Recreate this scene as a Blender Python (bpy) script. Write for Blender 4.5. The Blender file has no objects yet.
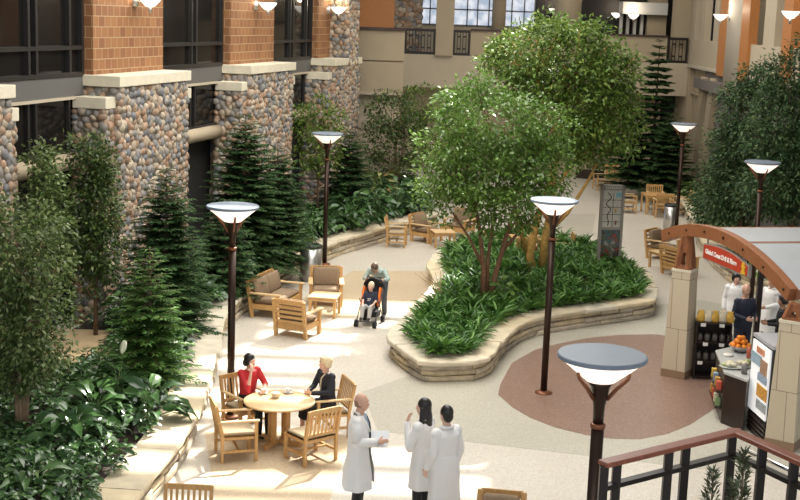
import bpy, bmesh, math, random
import numpy as np
from mathutils import Vector, Matrix
random.seed(7); rng = np.random.default_rng(7)
sc = bpy.context.scene
COL = sc.collection
PI = math.pi
# ---------------------------------------------------------------- camera model
FPX, CAMH, PITCH, ROLL = 1270.0, 7.0, math.radians(10.35), math.radians(2.0)
_c, _s = math.cos(PITCH), math.sin(PITCH)
CF = Vector((0, _c, -_s)); CU0 = Vector((0, _s, _c)); CX = Vector((1, 0, 0))
CR = CX * math.cos(ROLL) + CU0 * math.sin(ROLL)
CU = -CX * math.sin(ROLL) + CU0 * math.cos(ROLL)
def ray(x, y): return CF + CR * ((x - 400) / FPX) - CU * ((y - 250) / FPX)
def P(x, y, z=0.0):
    d = ray(x, y); t = (z - CAMH) / d.z
    return Vector((d.x * t, d.y * t, z))
def PY(x, y, Y):
    d = ray(x, y); t = Y / d.y
    return Vector((d.x * t, Y, CAMH + d.z * t))
cam = bpy.data.cameras.new('camera'); cam.sensor_width = 36; cam.lens = 36 * FPX / 800; cam.clip_end = 400
co = bpy.data.objects.new('camera', cam); COL.objects.link(co)
co.matrix_world = Matrix(((CR.x, CU.x, -CF.x, 0), (CR.y, CU.y, -CF.y, 0), (CR.z, CU.z, -CF.z, CAMH), (0, 0, 0, 1)))
sc.camera = co
# ---------------------------------------------------------------- materials
MATS = {}
def mat(name, col, rough=0.6, metal=0.0, var=0.0, nscale=8.0, bump=0.0, island=None, emis=None, estr=0.0, spec=0.5, trans=0.0, alpha_t=None):
    """principled material; var: noise variation of value; island: list of colours picked per mesh island"""
    if name in MATS: return MATS[name]
    m = bpy.data.materials.new(name); m.use_nodes = True
    nt = m.node_tree; N = nt.nodes; L = nt.links
    b = N['Principled BSDF']
    b.inputs['Base Color'].default_value = (*col, 1); b.inputs['Roughness'].default_value = rough
    b.inputs['Metallic'].default_value = metal; b.inputs['Specular IOR Level'].default_value = spec
    src = None
    if island:
        g = N.new('ShaderNodeNewGeometry'); r = N.new('ShaderNodeValToRGB'); r.color_ramp.interpolation = 'CONSTANT'
        els = r.color_ramp.elements
        while len(els) < len(island): els.new(0.5)
        for i, cc in enumerate(island):
            els[i].position = i / len(island); els[i].color = (*cc, 1)
        L.new(g.outputs['Random Per Island'], r.inputs['Fac']); src = r.outputs['Color']
    if var > 0 or bump > 0:
        tc = N.new('ShaderNodeTexCoord'); nz = N.new('ShaderNodeTexNoise')
        nz.inputs['Scale'].default_value = nscale; nz.inputs['Detail'].default_value = 5
        L.new(tc.outputs['Object'], nz.inputs['Vector'])
        if var > 0:
            hs = N.new('ShaderNodeHueSaturation'); mr = N.new('ShaderNodeMapRange')
            mr.inputs[1].default_value = 0.3; mr.inputs[2].default_value = 0.7
            mr.inputs[3].default_value = 1 - var; mr.inputs[4].default_value = 1 + var
            L.new(nz.outputs['Fac'], mr.inputs[0]); L.new(mr.outputs[0], hs.inputs['Value'])
            if src: L.new(src, hs.inputs['Color'])
            else: hs.inputs['Color'].default_value = (*col, 1)
            src = hs.outputs['Color']
        if bump > 0:
            bp = N.new('ShaderNodeBump'); bp.inputs['Strength'].default_value = bump; bp.inputs['Distance'].default_value = 0.02
            L.new(nz.outputs['Fac'], bp.inputs['Height']); L.new(bp.outputs['Normal'], b.inputs['Normal'])
    if src: L.new(src, b.inputs['Base Color'])
    if emis:
        b.inputs['Emission Color'].default_value = (*emis, 1); b.inputs['Emission Strength'].default_value = estr
    if trans > 0:
        tl = N.new('ShaderNodeBsdfTranslucent'); mx = N.new('ShaderNodeMixShader'); mx.inputs[0].default_value = trans
        if src: L.new(src, tl.inputs['Color'])
        else: tl.inputs['Color'].default_value = (*col, 1)
        L.new(b.outputs[0], mx.inputs[1]); L.new(tl.outputs[0], mx.inputs[2]); L.new(mx.outputs[0], N['Material Output'].inputs[0])
    MATS[name] = m
    return m
def wood(name, a, bcol, rough=0.45):
    m = bpy.data.materials.new(name); m.use_nodes = True; nt = m.node_tree; N = nt.nodes; L = nt.links
    tc = N.new('ShaderNodeTexCoord'); mp = N.new('ShaderNodeMapping'); mp.inputs['Scale'].default_value = (14, 14, 2.5)
    nz = N.new('ShaderNodeTexNoise'); nz.inputs['Scale'].default_value = 3; nz.inputs['Detail'].default_value = 4
    r = N.new('ShaderNodeValToRGB'); r.color_ramp.elements[0].color = (*a, 1); r.color_ramp.elements[1].color = (*bcol, 1)
    r.color_ramp.elements[0].position = .3; r.color_ramp.elements[1].position = .7
    L.new(tc.outputs['Object'], mp.inputs[0]); L.new(mp.outputs[0], nz.inputs['Vector']); L.new(nz.outputs['Fac'], r.inputs[0])
    b = N['Principled BSDF']; L.new(r.outputs[0], b.inputs['Base Color']); b.inputs['Roughness'].default_value = rough
    return m
def brick_mat(name, c1, c2, mort, w, h, ms):
    m = bpy.data.materials.new(name); m.use_nodes = True; nt = m.node_tree; N = nt.nodes; L = nt.links
    tc = N.new('ShaderNodeTexCoord'); sp = N.new('ShaderNodeSeparateXYZ'); ad = N.new('ShaderNodeMath'); cb = N.new('ShaderNodeCombineXYZ')
    L.new(tc.outputs['Object'], sp.inputs[0]); L.new(sp.outputs[0], ad.inputs[0]); L.new(sp.outputs[1], ad.inputs[1])
    L.new(ad.outputs[0], cb.inputs[0]); L.new(sp.outputs[2], cb.inputs[1])
    bt = N.new('ShaderNodeTexBrick'); bt.offset = 0.5; bt.inputs['Scale'].default_value = 1
    bt.inputs['Color1'].default_value = (*c1, 1); bt.inputs['Color2'].default_value = (*c2, 1); bt.inputs['Mortar'].default_value = (*mort, 1)
    bt.inputs['Brick Width'].default_value = w; bt.inputs['Row Height'].default_value = h; bt.inputs['Mortar Size'].default_value = ms
    bt.inputs['Mortar Smooth'].default_value = .3
    L.new(cb.outputs[0], bt.inputs['Vector'])
    b = N['Principled BSDF']; L.new(bt.outputs['Color'], b.inputs['Base Color']); b.inputs['Roughness'].default_value = .75
    bp = N.new('ShaderNodeBump'); bp.inputs['Strength'].default_value = .4; bp.inputs['Distance'].default_value = .01; bp.invert = True
    L.new(bt.outputs['Fac'], bp.inputs['Height']); L.new(bp.outputs[0], b.inputs['Normal'])
    return m
def leafmat(name, cols, rough=.45, trans=.25, spec=.5): return mat(name, cols[0], rough, island=cols, trans=trans, spec=spec)

TEAK = wood('teak', (.46, .25, .085), (.60, .36, .14)); TEAKL = wood('teak_light', (.60, .40, .19), (.72, .52, .28))
TIMBER = wood('timber', (.19, .068, .026), (.30, .115, .045)); RAILW = wood('rail_wood', (.20, .062, .034), (.27, .09, .05), .35)
CUSH = mat('cushion_taupe', (.24, .165, .10), .9, var=.12, nscale=40); CUSHL = mat('cushion_tan', (.42, .33, .21), .9, var=.08, nscale=30)
BRONZE = mat('bronze', (.035, .018, .011), .35, .6); BRONZEL = mat('bronze_light', (.20, .075, .035), .4, .5)
DARKM = mat('dark_metal', (.018, .013, .011), .4, .3); STEEL = mat('steel', (.55, .53, .5), .3, .9, var=.1, nscale=2); CHROME = mat('chrome', (.75, .75, .75), .15, 1)
BLACK = mat('black', (.012, .012, .013), .5); DKBR = mat('dark_brown_laminate', (.022, .012, .009), .35)
DISC = mat('lamp_disc', (.17, .21, .26), .5, 0, spec=.4); BOWL = mat('lamp_bowl', (.95, .9, .85), .3, emis=(1, .84, .72), estr=1.0)
SCON = mat('sconce_glass', (.95, .95, .9), .3, emis=(1, .93, .8), estr=1.6)
TAN = mat('tan_wall', (.40, .325, .22), .85, var=.03, nscale=2); TANL = mat('tan_wall_light', (.47, .395, .285), .85, var=.03, nscale=2)
LIME = mat('limestone', (.66, .60, .46), .8, var=.06, nscale=5, bump=.2); GREYP = mat('grey_spandrel', (.115, .11, .10), .6)
WINF = mat('window_frame_dark', (.03, .027, .025), .4, .3); GLASSD = mat('dark_glass', (.010, .009, .008), .08, spec=.25)
BRICK = brick_mat('brick', (.30, .135, .05), (.21, .085, .034), (.40, .28, .15), .30, .235, .011)
COB = mat('cobbles', (.4, .34, .27), .65, var=.12, nscale=14, bump=.25, island=[(.36, .28, .20), (.22, .21, .20), (.37, .25, .165), (.42, .35, .26), (.17, .17, .175), (.31, .21, .14), (.28, .25, .22), (.46, .37, .28), (.35, .22, .14), (.25, .225, .195)])
MORT = mat('mortar', (.20, .165, .125), .95, var=.15, nscale=10)
LEDGE = mat('ledge_stone', (.5, .42, .3), .85, var=.22, nscale=7, bump=.6, island=[(.50, .42, .30), (.58, .50, .37), (.45, .38, .29), (.55, .45, .29), (.40, .35, .27)])
COPING = mat('coping_stone', (.62, .53, .38), .8, var=.14, nscale=3.5, bump=.5, island=[(.60, .51, .36), (.66, .57, .42), (.58, .52, .40), (.64, .53, .35)])
SOIL = mat('soil', (.035, .024, .015), .95, var=.3, nscale=9, bump=.5)
ORANGE = wood('orange_panel', (.40, .15, .035), (.47, .185, .05), .5); GREYW = mat('mauve_grey', (.16, .14, .125), .8)
WHITE = mat('white_paint', (.6, .58, .54), .6); CREAMCOL = mat('cream_column', (.52, .46, .37), .7)
# ---------------------------------------------------------------- mesh builder
class MB:
    def __init__(s): s.v = []; s.f = []; s.m = []; s.sm = []
    def add(s, vs, fs, mi=0, smooth=False):
        o = len(s.v); s.v += [tuple(v) for v in vs]
        for f in fs: s.f.append(tuple(i + o for i in f)); s.m.append(mi); s.sm.append(smooth)
        return s
    def box(s, c, d, rz=0.0, mi=0, M=None, taper=1.0):
        hx, hy, hz = d[0] / 2, d[1] / 2, d[2] / 2; vs = []
        for z in (-1, 1):
            k = taper if z > 0 else 1.0
            for x, y in ((-1, -1), (1, -1), (1, 1), (-1, 1)): vs.append(Vector((x * hx * k, y * hy * k, z * hz)))
        R = M if M is not None else Matrix.Rotation(rz, 3, 'Z')
        vs = [R @ v + Vector(c) for v in vs]
        return s.add(vs, [(3, 2, 1, 0), (4, 5, 6, 7), (0, 1, 5, 4), (1, 2, 6, 5), (2, 3, 7, 6), (3, 0, 4, 7)], mi)
    def bb(s, a, b, mi=0): # box by two corners
        return s.box([(a[i] + b[i]) / 2 for i in range(3)], [abs(a[i] - b[i]) for i in range(3)], 0, mi)
    def rbox(s, c, d, r=.02, rz=0.0, mi=0): # softly rounded box (superellipse layers)
        hx, hy, hz = d[0] / 2, d[1] / 2, d[2] / 2; R = Matrix.Rotation(rz, 3, 'Z'); vs = []; n = 16
        r = min(r, hx, hy, hz); lay = [(-hz, r), (-hz + r * .35, r * .3), (-hz + r, 0), (hz - r, 0), (hz - r * .35, r * .3), (hz, r)]
        for z, ins in lay:
            for cx, cy, a0 in ((1, 1, 0), (-1, 1, 90), (-1, -1, 180), (1, -1, 270)):
                for k in range(4):
                    a = math.radians(a0 + 30 * k)
                    vs.append(R @ Vector((cx * (hx - r) + math.cos(a) * (r - ins), cy * (hy - r) + math.sin(a) * (r - ins), z)) + Vector(c))
        fs = [tuple(range(15, -1, -1)), tuple(range(80, 96))]
        for l in range(5):
            for k in range(16): fs.append((l * 16 + k, l * 16 + (k + 1) % 16, (l + 1) * 16 + (k + 1) % 16, (l + 1) * 16 + k))
        return s.add(vs, fs, mi, True)
    def beam(s, a, b, w, h, mi=0, up=(0, 0, 1)): # box beam from a to b
        a, b = Vector(a), Vector(b); d = (b - a); L = d.length; d = d / L
        u = Vector(up); sd = d.cross(u)
        if sd.length < 1e-4: sd = d.cross(Vector((0, 1, 0)))
        sd.normalize(); u = sd.cross(d)
        vs = []
        for p in (a, b):
            for x, z in ((-1, -1), (1, -1), (1, 1), (-1, 1)): vs.append(p + sd * (x * w / 2) + u * (z * h / 2))
        return s.add(vs, [(0, 1, 2, 3), (7, 6, 5, 4), (0, 4, 5, 1), (1, 5, 6, 2), (2, 6, 7, 3), (3, 7, 4, 0)], mi)
    def tube(s, pts, rad, n=8, mi=0, cap=True, smooth=True, ell=None):
        pts = [Vector(p) for p in pts]; k = len(pts)
        if not hasattr(rad, '__len__'): rad = [rad] * k
        vs = []; prev = None
        for i, p in enumerate(pts):
            t = (pts[min(i + 1, k - 1)] - pts[max(i - 1, 0)])
            t = t.normalized() if t.length > 1e-9 else Vector((0, 0, 1))
            if prev is None:
                sd = t.cross(Vector((0, 0, 1)));
                if sd.length < .05: sd = t.cross(Vector((0, 1, 0)))
            else: sd = prev - t * prev.dot(t)
            sd.normalize(); prev = sd; u = sd.cross(t)
            for j in range(n):
                a = 2 * PI * j / n
                vs.append(p + (sd * math.cos(a) + u * math.sin(a) * (ell if ell else 1)) * rad[i])
        fs = []
        for i in range(k - 1):
            for j in range(n): fs.append((i * n + j, i * n + (j + 1) % n, (i + 1) * n + (j + 1) % n, (i + 1) * n + j))
        if cap: fs += [tuple(range(n - 1, -1, -1)), tuple(range((k - 1) * n, k * n))]
        return s.add(vs, fs, mi, smooth)
    def lathe(s, prof, c=(0, 0, 0), n=32, mi=0, smooth=True, sx=1, sy=1):
        vs = []; c = Vector(c); fs = []
        for r, z in prof:
            for j in range(n):
                a = 2 * PI * j / n; vs.append(c + Vector((r * math.cos(a) * sx, r * math.sin(a) * sy, z)))
        for i in range(len(prof) - 1):
            for j in range(n): fs.append((i * n + j, i * n + (j + 1) % n, (i + 1) * n + (j + 1) % n, (i + 1) * n + j))
        if prof[0][0] > 1e-5: fs.append(tuple(range(n - 1, -1, -1)))
        if prof[-1][0] > 1e-5: fs.append(tuple(range((len(prof) - 1) * n, len(prof) * n)))
        return s.add(vs, fs, mi, smooth)
    def ell(s, c, r, M=None, n=12, m=8, mi=0):
        vs = []; fs = []; c = Vector(c)
        for i in range(m + 1):
            ph = -PI / 2 + PI * i / m
            for j in range(n):
                a = 2 * PI * j / n; v = Vector((r[0] * math.cos(ph) * math.cos(a), r[1] * math.cos(ph) * math.sin(a), r[2] * math.sin(ph)))
                vs.append(c + (M @ v if M is not None else v))
        for i in range(m):
            for j in range(n): fs.append((i * n + j, i * n + (j + 1) % n, (i + 1) * n + (j + 1) % n, (i + 1) * n + j))
        return s.add(vs, fs, mi, True)
    def loft(s, rings, n=20, mi=0, cap=True): # rings: (centre, rx, ry[, rot matrix])
        vs = []; fs = []
        for rg in rings:
            M = rg[3] if len(rg) > 3 else None
            for j in range(n):
                a = 2 * PI * j / n; v = Vector((rg[1] * math.cos(a), rg[2] * math.sin(a), 0))
                vs.append(Vector(rg[0]) + (M @ v if M is not None else v))
        k = len(rings)
        for i in range(k - 1):
            for j in range(n): fs.append((i * n + j, i * n + (j + 1) % n, (i + 1) * n + (j + 1) % n, (i + 1) * n + j))
        if cap: fs += [tuple(range(n - 1, -1, -1)), tuple(range((k - 1) * n, k * n))]
        return s.add(vs, fs, mi, True)
    def prism(s, poly, z0, z1, mi=0):
        n = len(poly); ar = sum(poly[i][0] * poly[(i + 1) % n][1] - poly[(i + 1) % n][0] * poly[i][1] for i in range(n))
        if ar < 0: poly = poly[::-1]
        vs = [(p[0], p[1], z0) for p in poly] + [(p[0], p[1], z1) for p in poly]
        fs = [tuple(range(n - 1, -1, -1)), tuple(range(n, 2 * n))] + [(i, (i + 1) % n, n + (i + 1) % n, n + i) for i in range(n)]
        return s.add(vs, fs, mi)
    def mesh(s, name, mats):
        me = bpy.data.meshes.new(name); me.from_pydata(s.v, [], s.f)
        for m in (mats if isinstance(mats, (list, tuple)) else [mats]): me.materials.append(m)
        me.polygons.foreach_set('material_index', s.m); me.polygons.foreach_set('use_smooth', s.sm); me.update()
        return me
    def build(s, name, mats, parent=None, loc=None, rz=0.0, label=None, bevel=0.0):
        o = bpy.data.objects.new(name, s.mesh(name, mats)); COL.objects.link(o)
        if parent: o.parent = parent
        if loc is not None: o.location = loc
        o.rotation_euler = (0, 0, rz)
        if label: o['label'] = label
        if bevel > 0:
            b = o.modifiers.new('bevel', 'BEVEL'); b.width = bevel; b.segments = 2; b.limit_method = 'ANGLE'
        return o
def tag(o, label=None, cat=None, group=None, kind=None):
    if label: o['label'] = label
    if cat: o['category'] = cat
    if group: o['group'] = group
    if kind: o['kind'] = kind
    return o
def thing(name, label, cat, loc=(0, 0, 0), rz=0.0, group=None, kind=None):
    o = bpy.data.objects.new(name, None); COL.objects.link(o); o.empty_display_size = .2
    o.location = loc; o.rotation_euler = (0, 0, rz)
    return tag(o, label, cat, group, kind)
def dup(root, loc, rz=0.0, label=None, group=None, scale=None):
    r = root.copy(); COL.objects.link(r); r.location = loc; r.rotation_euler = (0, 0, rz)
    if label: r['label'] = label
    if group: r['group'] = group
    if scale: r.scale = (scale,) * 3
    for ch in [o for o in bpy.data.objects if o.parent == root]:
        c = ch.copy(); COL.objects.link(c); c.parent = r
        for g in [o for o in bpy.data.objects if o.parent == ch]:
            d = g.copy(); COL.objects.link(d); d.parent = c
    return r
def struct(o): o['kind'] = 'structure'; return o
# ---------------------------------------------------------------- leaves (numpy)
T_DIAM = (np.array([[0, 0, 0], [.5, .42, .10], [0, 1, -.04], [-.5, .42, .10]]), [(0, 1, 2, 3)])
T_BLADE = (np.array([[0, 0, 0], [.42, .28, .13], [0, .3, .05], [-.42, .28, .13], [.40, .62, .12], [0, .64, .03], [-.40, .62, .12], [0, 1, -.22]]),
           [(0, 1, 2), (0, 2, 3), (1, 4, 5, 2), (2, 5, 6, 3), (4, 7, 5), (5, 7, 6)])
T_FROND = (np.array([[-.18, 0, 0], [.18, 0, 0], [-.45, .25, .10], [.45, .25, .10], [-.5, .5, .13], [.5, .5, .13], [-.38, .75, .06], [.38, .75, .06], [0, 1, -.10], [0, .25, .07], [0, .5, .09], [0, .75, .02]]),
           [(0, 1, 3, 9), (0, 9, 2), (2, 9, 10, 4), (9, 3, 5, 10), (4, 10, 11, 6), (10, 5, 7, 11), (6, 11, 8), (11, 7, 8)])
def unit(a): return a / np.maximum(np.linalg.norm(a, axis=1, keepdims=True), 1e-9)
def leafmesh(name, pos, dirs, L, W, mats, tmpl=T_DIAM, up=None, pick=None):
    """a leaf at every pos, pointing along dirs; up: approx normal"""
    n = len(pos); tv, tf = tmpl; k = len(tv)
    y = unit(dirs); u = up if up is not None else np.tile([0, 0, 1.0], (n, 1)) + rng.normal(0, .45, (n, 3))
    x = unit(np.cross(y, u)); z = np.cross(x, y)
    L = np.broadcast_to(np.asarray(L, float), (n,)); W = np.broadcast_to(np.asarray(W, float), (n,))
    V = pos[:, None, :] + x[:, None, :] * (tv[None, :, 0:1] * W[:, None, None]) + y[:, None, :] * (tv[None, :, 1:2] * L[:, None, None]) + z[:, None, :] * (tv[None, :, 2:3] * L[:, None, None])
    sizes = np.array([len(f) for f in tf]); flat = np.concatenate([np.array(f) for f in tf])
    loops = (flat[None, :] + (np.arange(n) * k)[:, None]).ravel()
    tot = np.tile(sizes, n); start = np.concatenate([[0], np.cumsum(tot)[:-1]])
    me = bpy.data.meshes.new(name); me.vertices.add(n * k); me.vertices.foreach_set('co', V.astype(np.float32).ravel())
    me.loops.add(len(loops)); me.loops.foreach_set('vertex_index', loops.astype(np.int32))
    me.polygons.add(len(tot)); me.polygons.foreach_set('loop_start', start.astype(np.int32)); me.polygons.foreach_set('loop_total', tot.astype(np.int32))
    for m in (mats if isinstance(mats, (list, tuple)) else [mats]): me.materials.append(m)
    if pick is not None: me.polygons.foreach_set('material_index', np.repeat(pick, len(tf)).astype(np.int32))
    me.update(calc_edges=True); me.validate()
    return me
def obj_me(name, me, parent=None):
    o = bpy.data.objects.new(name, me); COL.objects.link(o)
    if parent: o.parent = parent
    return o
def in_ell(n, e, lo=.35):
    d = unit(rng.normal(size=(n, 3))); r = (lo ** 3 + (1 - lo ** 3) * rng.random(n)) ** (1 / 3)
    return np.array(e[:3]) + d * r[:, None] * np.array(e[3:6]), d
def crown(name, ells, nclump, per, cr, L, W, mats, parent, droop=.25, lo=.45, wts=None, tmpl=T_DIAM):
    vol = np.array([e[3] * e[4] * e[5] for e in ells]) ** .8
    if wts is not None: vol = vol * np.array(wts)
    cnt = np.maximum(1, (nclump * vol / vol.sum()).astype(int))
    cs = []; ds = []
    for e, c in zip(ells, cnt):
        p, d = in_ell(c, e, lo); cs.append(p); ds.append(d)
    cs = np.concatenate(cs); ds = np.concatenate(ds)
    idx = np.repeat(np.arange(len(cs)), per); n = len(idx)
    off = rng.normal(0, 1, (n, 3)) * cr * np.array([.62, .62, .45])
    pos = cs[idx] + off
    dirs = unit(off) * .8 + ds[idx] * .5 + rng.normal(0, .5, (n, 3)) + np.array([0, 0, -droop])
    me = leafmesh(name, pos, dirs, L * rng.uniform(.7, 1.25, n), W * rng.uniform(.7, 1.25, n), mats)
    return obj_me(name, me, parent), cs
def tree(name, label, cat, base, trunks, ells, nclump, per, cr, L, W, leafm, barkm, group=None, nbr=26, brr=.018, lo=.45, droop=.25, wts=None):
    """trunks: list of (points relative to base, r0, r1)"""
    t = thing(name, label, cat, base, 0, group)
    f, cs = crown('foliage', ells, nclump, per, cr, L, W, leafm, t, droop, lo, wts)
    m = MB()
    tips = []
    for pts, r0, r1 in trunks:
        k = len(pts); m.tube(pts, [r0 + (r1 - r0) * i / (k - 1) for i in range(k)], 9)
        tips += [Vector(p) for p in pts[k // 2:]]
    for i in rng.choice(len(cs), min(nbr, len(cs)), replace=False):
        c = Vector(cs[i]); a = min(tips, key=lambda q: (q - c).length + max(0, q.z - c.z) * 2)
        mid = a.lerp(c, .5) + Vector((random.uniform(-.1, .1), random.uniform(-.1, .1), random.uniform(-.05, .12)))
        m.tube([a, mid, c], [brr, brr * .7, brr * .3], 5)
    m.build('trunk', barkm, t)
    return t
def conifer(name, label, base, H, R, leafm, barkm, tiers=13, nb=7, z0=.12, group=None, shape=1.0, step=.06, bl=.30, bw=.05, up=.18):
    t = thing(name, label, 'pine tree', base, 0, group); pos = []; dirs = []; Ls = []; ups = []; m = MB()
    m.tube([(0, 0, 0), (.01, 0, H * .5), (0, .01, H)], [.02 + .012 * H, .015 + .007 * H, .008], 8)
    for i in range(tiers):
        f = i / (tiers - 1); z = H * (z0 + (1 - z0) * f ** .92); r = R * (1 - f) ** shape * random.uniform(.88, 1.08) + .07
        n = nb if f < .8 else max(4, nb - 2); a0 = random.uniform(0, 6.28)
        for b in range(n):
            a = a0 + 2 * PI * b / n + random.uniform(-.2, .2); rr = r * random.uniform(.75, 1.1)
            dv = np.array([math.cos(a), math.sin(a), 0]); pv = np.array([-math.sin(a), math.cos(a), 0])
            zz = z + random.uniform(-.06, .06)
            curve = lambda s: np.array([0, 0, zz]) + dv * rr * s + np.array([0, 0, rr * (up * s - .30 * s * s + .10 * s ** 3) + (.25 * f * s * r)])
            ns = max(4, int(rr / step))
            m.tube([tuple(curve(s)) for s in (0, .5, .95)], [.012, .008, .003], 4)
            for q in range(1, ns + 1):
                s = q / ns; p = curve(s); l = bl * min(1, rr / .7) * (1.05 - .72 * s) * random.uniform(.85, 1.15)
                for sg in (-1, 1):
                    pos.append(p); dirs.append(dv * .62 + pv * sg * .8 + np.array([0, 0, random.uniform(-.22, .1)])); Ls.append(l)
                    ups.append(np.array([0, 0, 1]) + rng.normal(0, .22, 3))
            pos.append(curve(.93)); dirs.append(dv + np.array([0, 0, -.1])); Ls.append(.16); ups.append(np.array([0, 0, 1.]))
    Ls = np.array(Ls)
    me = leafmesh('foliage', np.array(pos), np.array(dirs), Ls, np.clip(Ls * .26, .028, bw * 1.3), leafm, up=np.array(ups))
    obj_me('foliage', me, t); m.build('trunk', barkm, t)
    return t
def rosette(centers, nl, L, W, h, spread=.5, up=.7):
    """leaf positions of broad-leaved clumps"""
    pos = []; dirs = []; Ls = []
    for c in centers:
        n = int(nl * random.uniform(.8, 1.2))
        for i in range(n):
            a = random.uniform(0, 6.28); r = random.uniform(.03, 1) ** .6 * spread; k = random.uniform(.75, 1.2)
            hz = h * (1 - .55 * (r / spread) ** 2) * random.uniform(.55, 1.1)
            pos.append((c[0] + math.cos(a) * r * .75, c[1] + math.sin(a) * r * .75, c[2] + hz))
            dirs.append((math.cos(a), math.sin(a), up * (1 - r / spread) - .25 + random.uniform(-.25, .25))); Ls.append(L * k)
    Ls = np.array(Ls)
    return np.array(pos), np.array(dirs), Ls, Ls * W / L
def fern_leaves(centers, nf=16, L=.55, h=.35):
    pos = []; dirs = []; Ls = []
    for c in centers:
        k = random.uniform(.75, 1.25); n = int(nf * random.uniform(.8, 1.2))
        for i in range(n):
            a = random.uniform(0, 6.28); l = L * random.uniform(.55, 1.2) * k; e = random.uniform(.1, 1.3)
            pos.append((c[0] + math.cos(a) * .05, c[1] + math.sin(a) * .05, c[2] + random.uniform(.05, h) * k)); dirs.append((math.cos(a), math.sin(a), e)); Ls.append(l)
    return np.array(pos), np.array(dirs), np.array(Ls)
def inside(poly, x, y):
    c = False; n = len(poly)
    for i in range(n):
        x1, y1 = poly[i][0], poly[i][1]; x2, y2 = poly[(i + 1) % n][0], poly[(i + 1) % n][1]
        if (y1 > y) != (y2 > y) and x < (x2 - x1) * (y - y1) / (y2 - y1) + x1: c = not c
    return c
# ================================================================ SETTING
def terrazzo(name, base, sp1, sp2, rough=.38, big=.05):
    m = bpy.data.materials.new(name); m.use_nodes = True; nt = m.node_tree; N = nt.nodes; L = nt.links; b = N['Principled BSDF']
    tc = N.new('ShaderNodeTexCoord'); v = N.new('ShaderNodeTexVoronoi'); v.inputs['Scale'].default_value = 55
    L.new(tc.outputs['Object'], v.inputs['Vector'])
    r = N.new('ShaderNodeValToRGB'); e = r.color_ramp.elements; e.new(.4); e.new(.7)
    for i, (p, c) in enumerate(((0, sp1), (.3, base), (.72, base), (.9, sp2))): e[i].position = p; e[i].color = (*c, 1)
    sep = N.new('ShaderNodeSeparateColor'); L.new(v.outputs['Color'], sep.inputs[0]); L.new(sep.outputs[0], r.inputs[0])
    nz = N.new('ShaderNodeTexNoise'); nz.inputs['Scale'].default_value = .6; nz.inputs['Detail'].default_value = 3; L.new(tc.outputs['Object'], nz.inputs['Vector'])
    mr = N.new('ShaderNodeMapRange'); mr.inputs[1].default_value = .3; mr.inputs[2].default_value = .7; mr.inputs[3].default_value = 1 - big; mr.inputs[4].default_value = 1 + big
    L.new(nz.outputs['Fac'], mr.inputs[0]); hs = N.new('ShaderNodeHueSaturation'); L.new(mr.outputs[0], hs.inputs['Value']); L.new(r.outputs[0], hs.inputs['Color'])
    L.new(hs.outputs[0], b.inputs['Base Color']); b.inputs['Roughness'].default_value = rough; b.inputs['Specular IOR Level'].default_value = .35
    return m
FLOORM = terrazzo('terrazzo_cream', (.56, .515, .435), (.47, .41, .335), (.64, .60, .53))
F_RING = terrazzo('terrazzo_grey_beige', (.44, .41, .335), (.36, .33, .26), (.52, .49, .41))
F_BRN = terrazzo('terrazzo_brown', (.25, .155, .115), (.18, .10, .075), (.34, .24, .19), .3)
F_SAND_SHADE = terrazzo('terrazzo_sand_and_shade', (.53, .42, .28), (.45, .34, .21), (.61, .5, .36))
struct(MB().bb((-22, 2, -.15), (26, 66, 0)).build('floor', FLOORM))
def inlay(px, m, z=.003):
    pts = [tuple(P(*p)[:2]) if len(p) == 2 else p[:2] for p in px]
    struct(MB().prism(pts, -.02, z).build('floor_inlay', m))
ring = [(378, 431), (460, 441), (590, 456), (700, 469), (850, 480), (870, 330), (700, 300), (520, 320), (420, 372), (362, 392)]
inlay(ring, F_RING, .003)
el = [(500, 385), (498, 395), (513, 408), (530, 418), (556, 428), (585, 435), (612, 439), (640, 439.5), (668, 434), (690, 425), (717, 407)]
el += [(735, 380), (725, 355), (690, 340), (655, 334.5), (620, 335), (590, 338), (560, 343.5), (535, 350), (512, 363)]
inlay(el, F_BRN, .006)
inlay([(300, 300), (352, 271), (430, 271), (428, 312), (330, 318)], F_SAND_SHADE, .003)
inlay([(205, 432), (300, 430), (352, 436), (330, 500), (215, 500)], F_SAND_SHADE, .003)  # shade around the dining table, painted as a sand-toned floor patch
inlay([(556, 214), (596, 214), (590, 243), (560, 243)], F_RING, .003)
# ---------------------------------------------------------------- left facade
PH = math.radians(-13.3); FP = Vector((-5.91, 29.53, 0))
def fbuild(mb, name, m, parent=None, bevel=0.0):
    return mb.build(name, m, parent, None if parent else FP, 0 if parent else PH, bevel=bevel)
def fthing(name): return struct(thing(name, None, None, FP, PH))
def cobbles(mb, o, u, v, n, w, h, sx=.185, sz=.165, flat=.06, mi=0):
    o, u, v, n = Vector(o), Vector(u), Vector(v), Vector(n); rows = max(1, round(h / (sz * .86))); rh = h / rows; cols = max(1, round(w / sx)); cw = w / cols
    for i in range(rows):
        for j in range(cols + (i % 2)):
            x = (j + (.5 if i % 2 == 0 else 0)) * cw + random.uniform(-.33, .33) * cw; y = (i + .5) * rh + random.uniform(-.38, .38) * rh
            x = min(max(x, .04), w - .04); y = min(max(y, .05), h - .05)
            k = random.uniform(.82, 1.22); ang = random.uniform(-1.6, 1.6); cc, s_ = math.cos(ang), math.sin(ang); asp = random.uniform(.72, 1.0)
            M = Matrix((u * cc + v * s_, v * cc - u * s_, n)).transposed()
            mb.ell(o + u * x + v * y + n * random.uniform(-.015, .02), (cw * .62 * k, cw * .62 * k * asp, flat * random.uniform(.8, 1.3)), M, 9, 5, mi)
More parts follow.
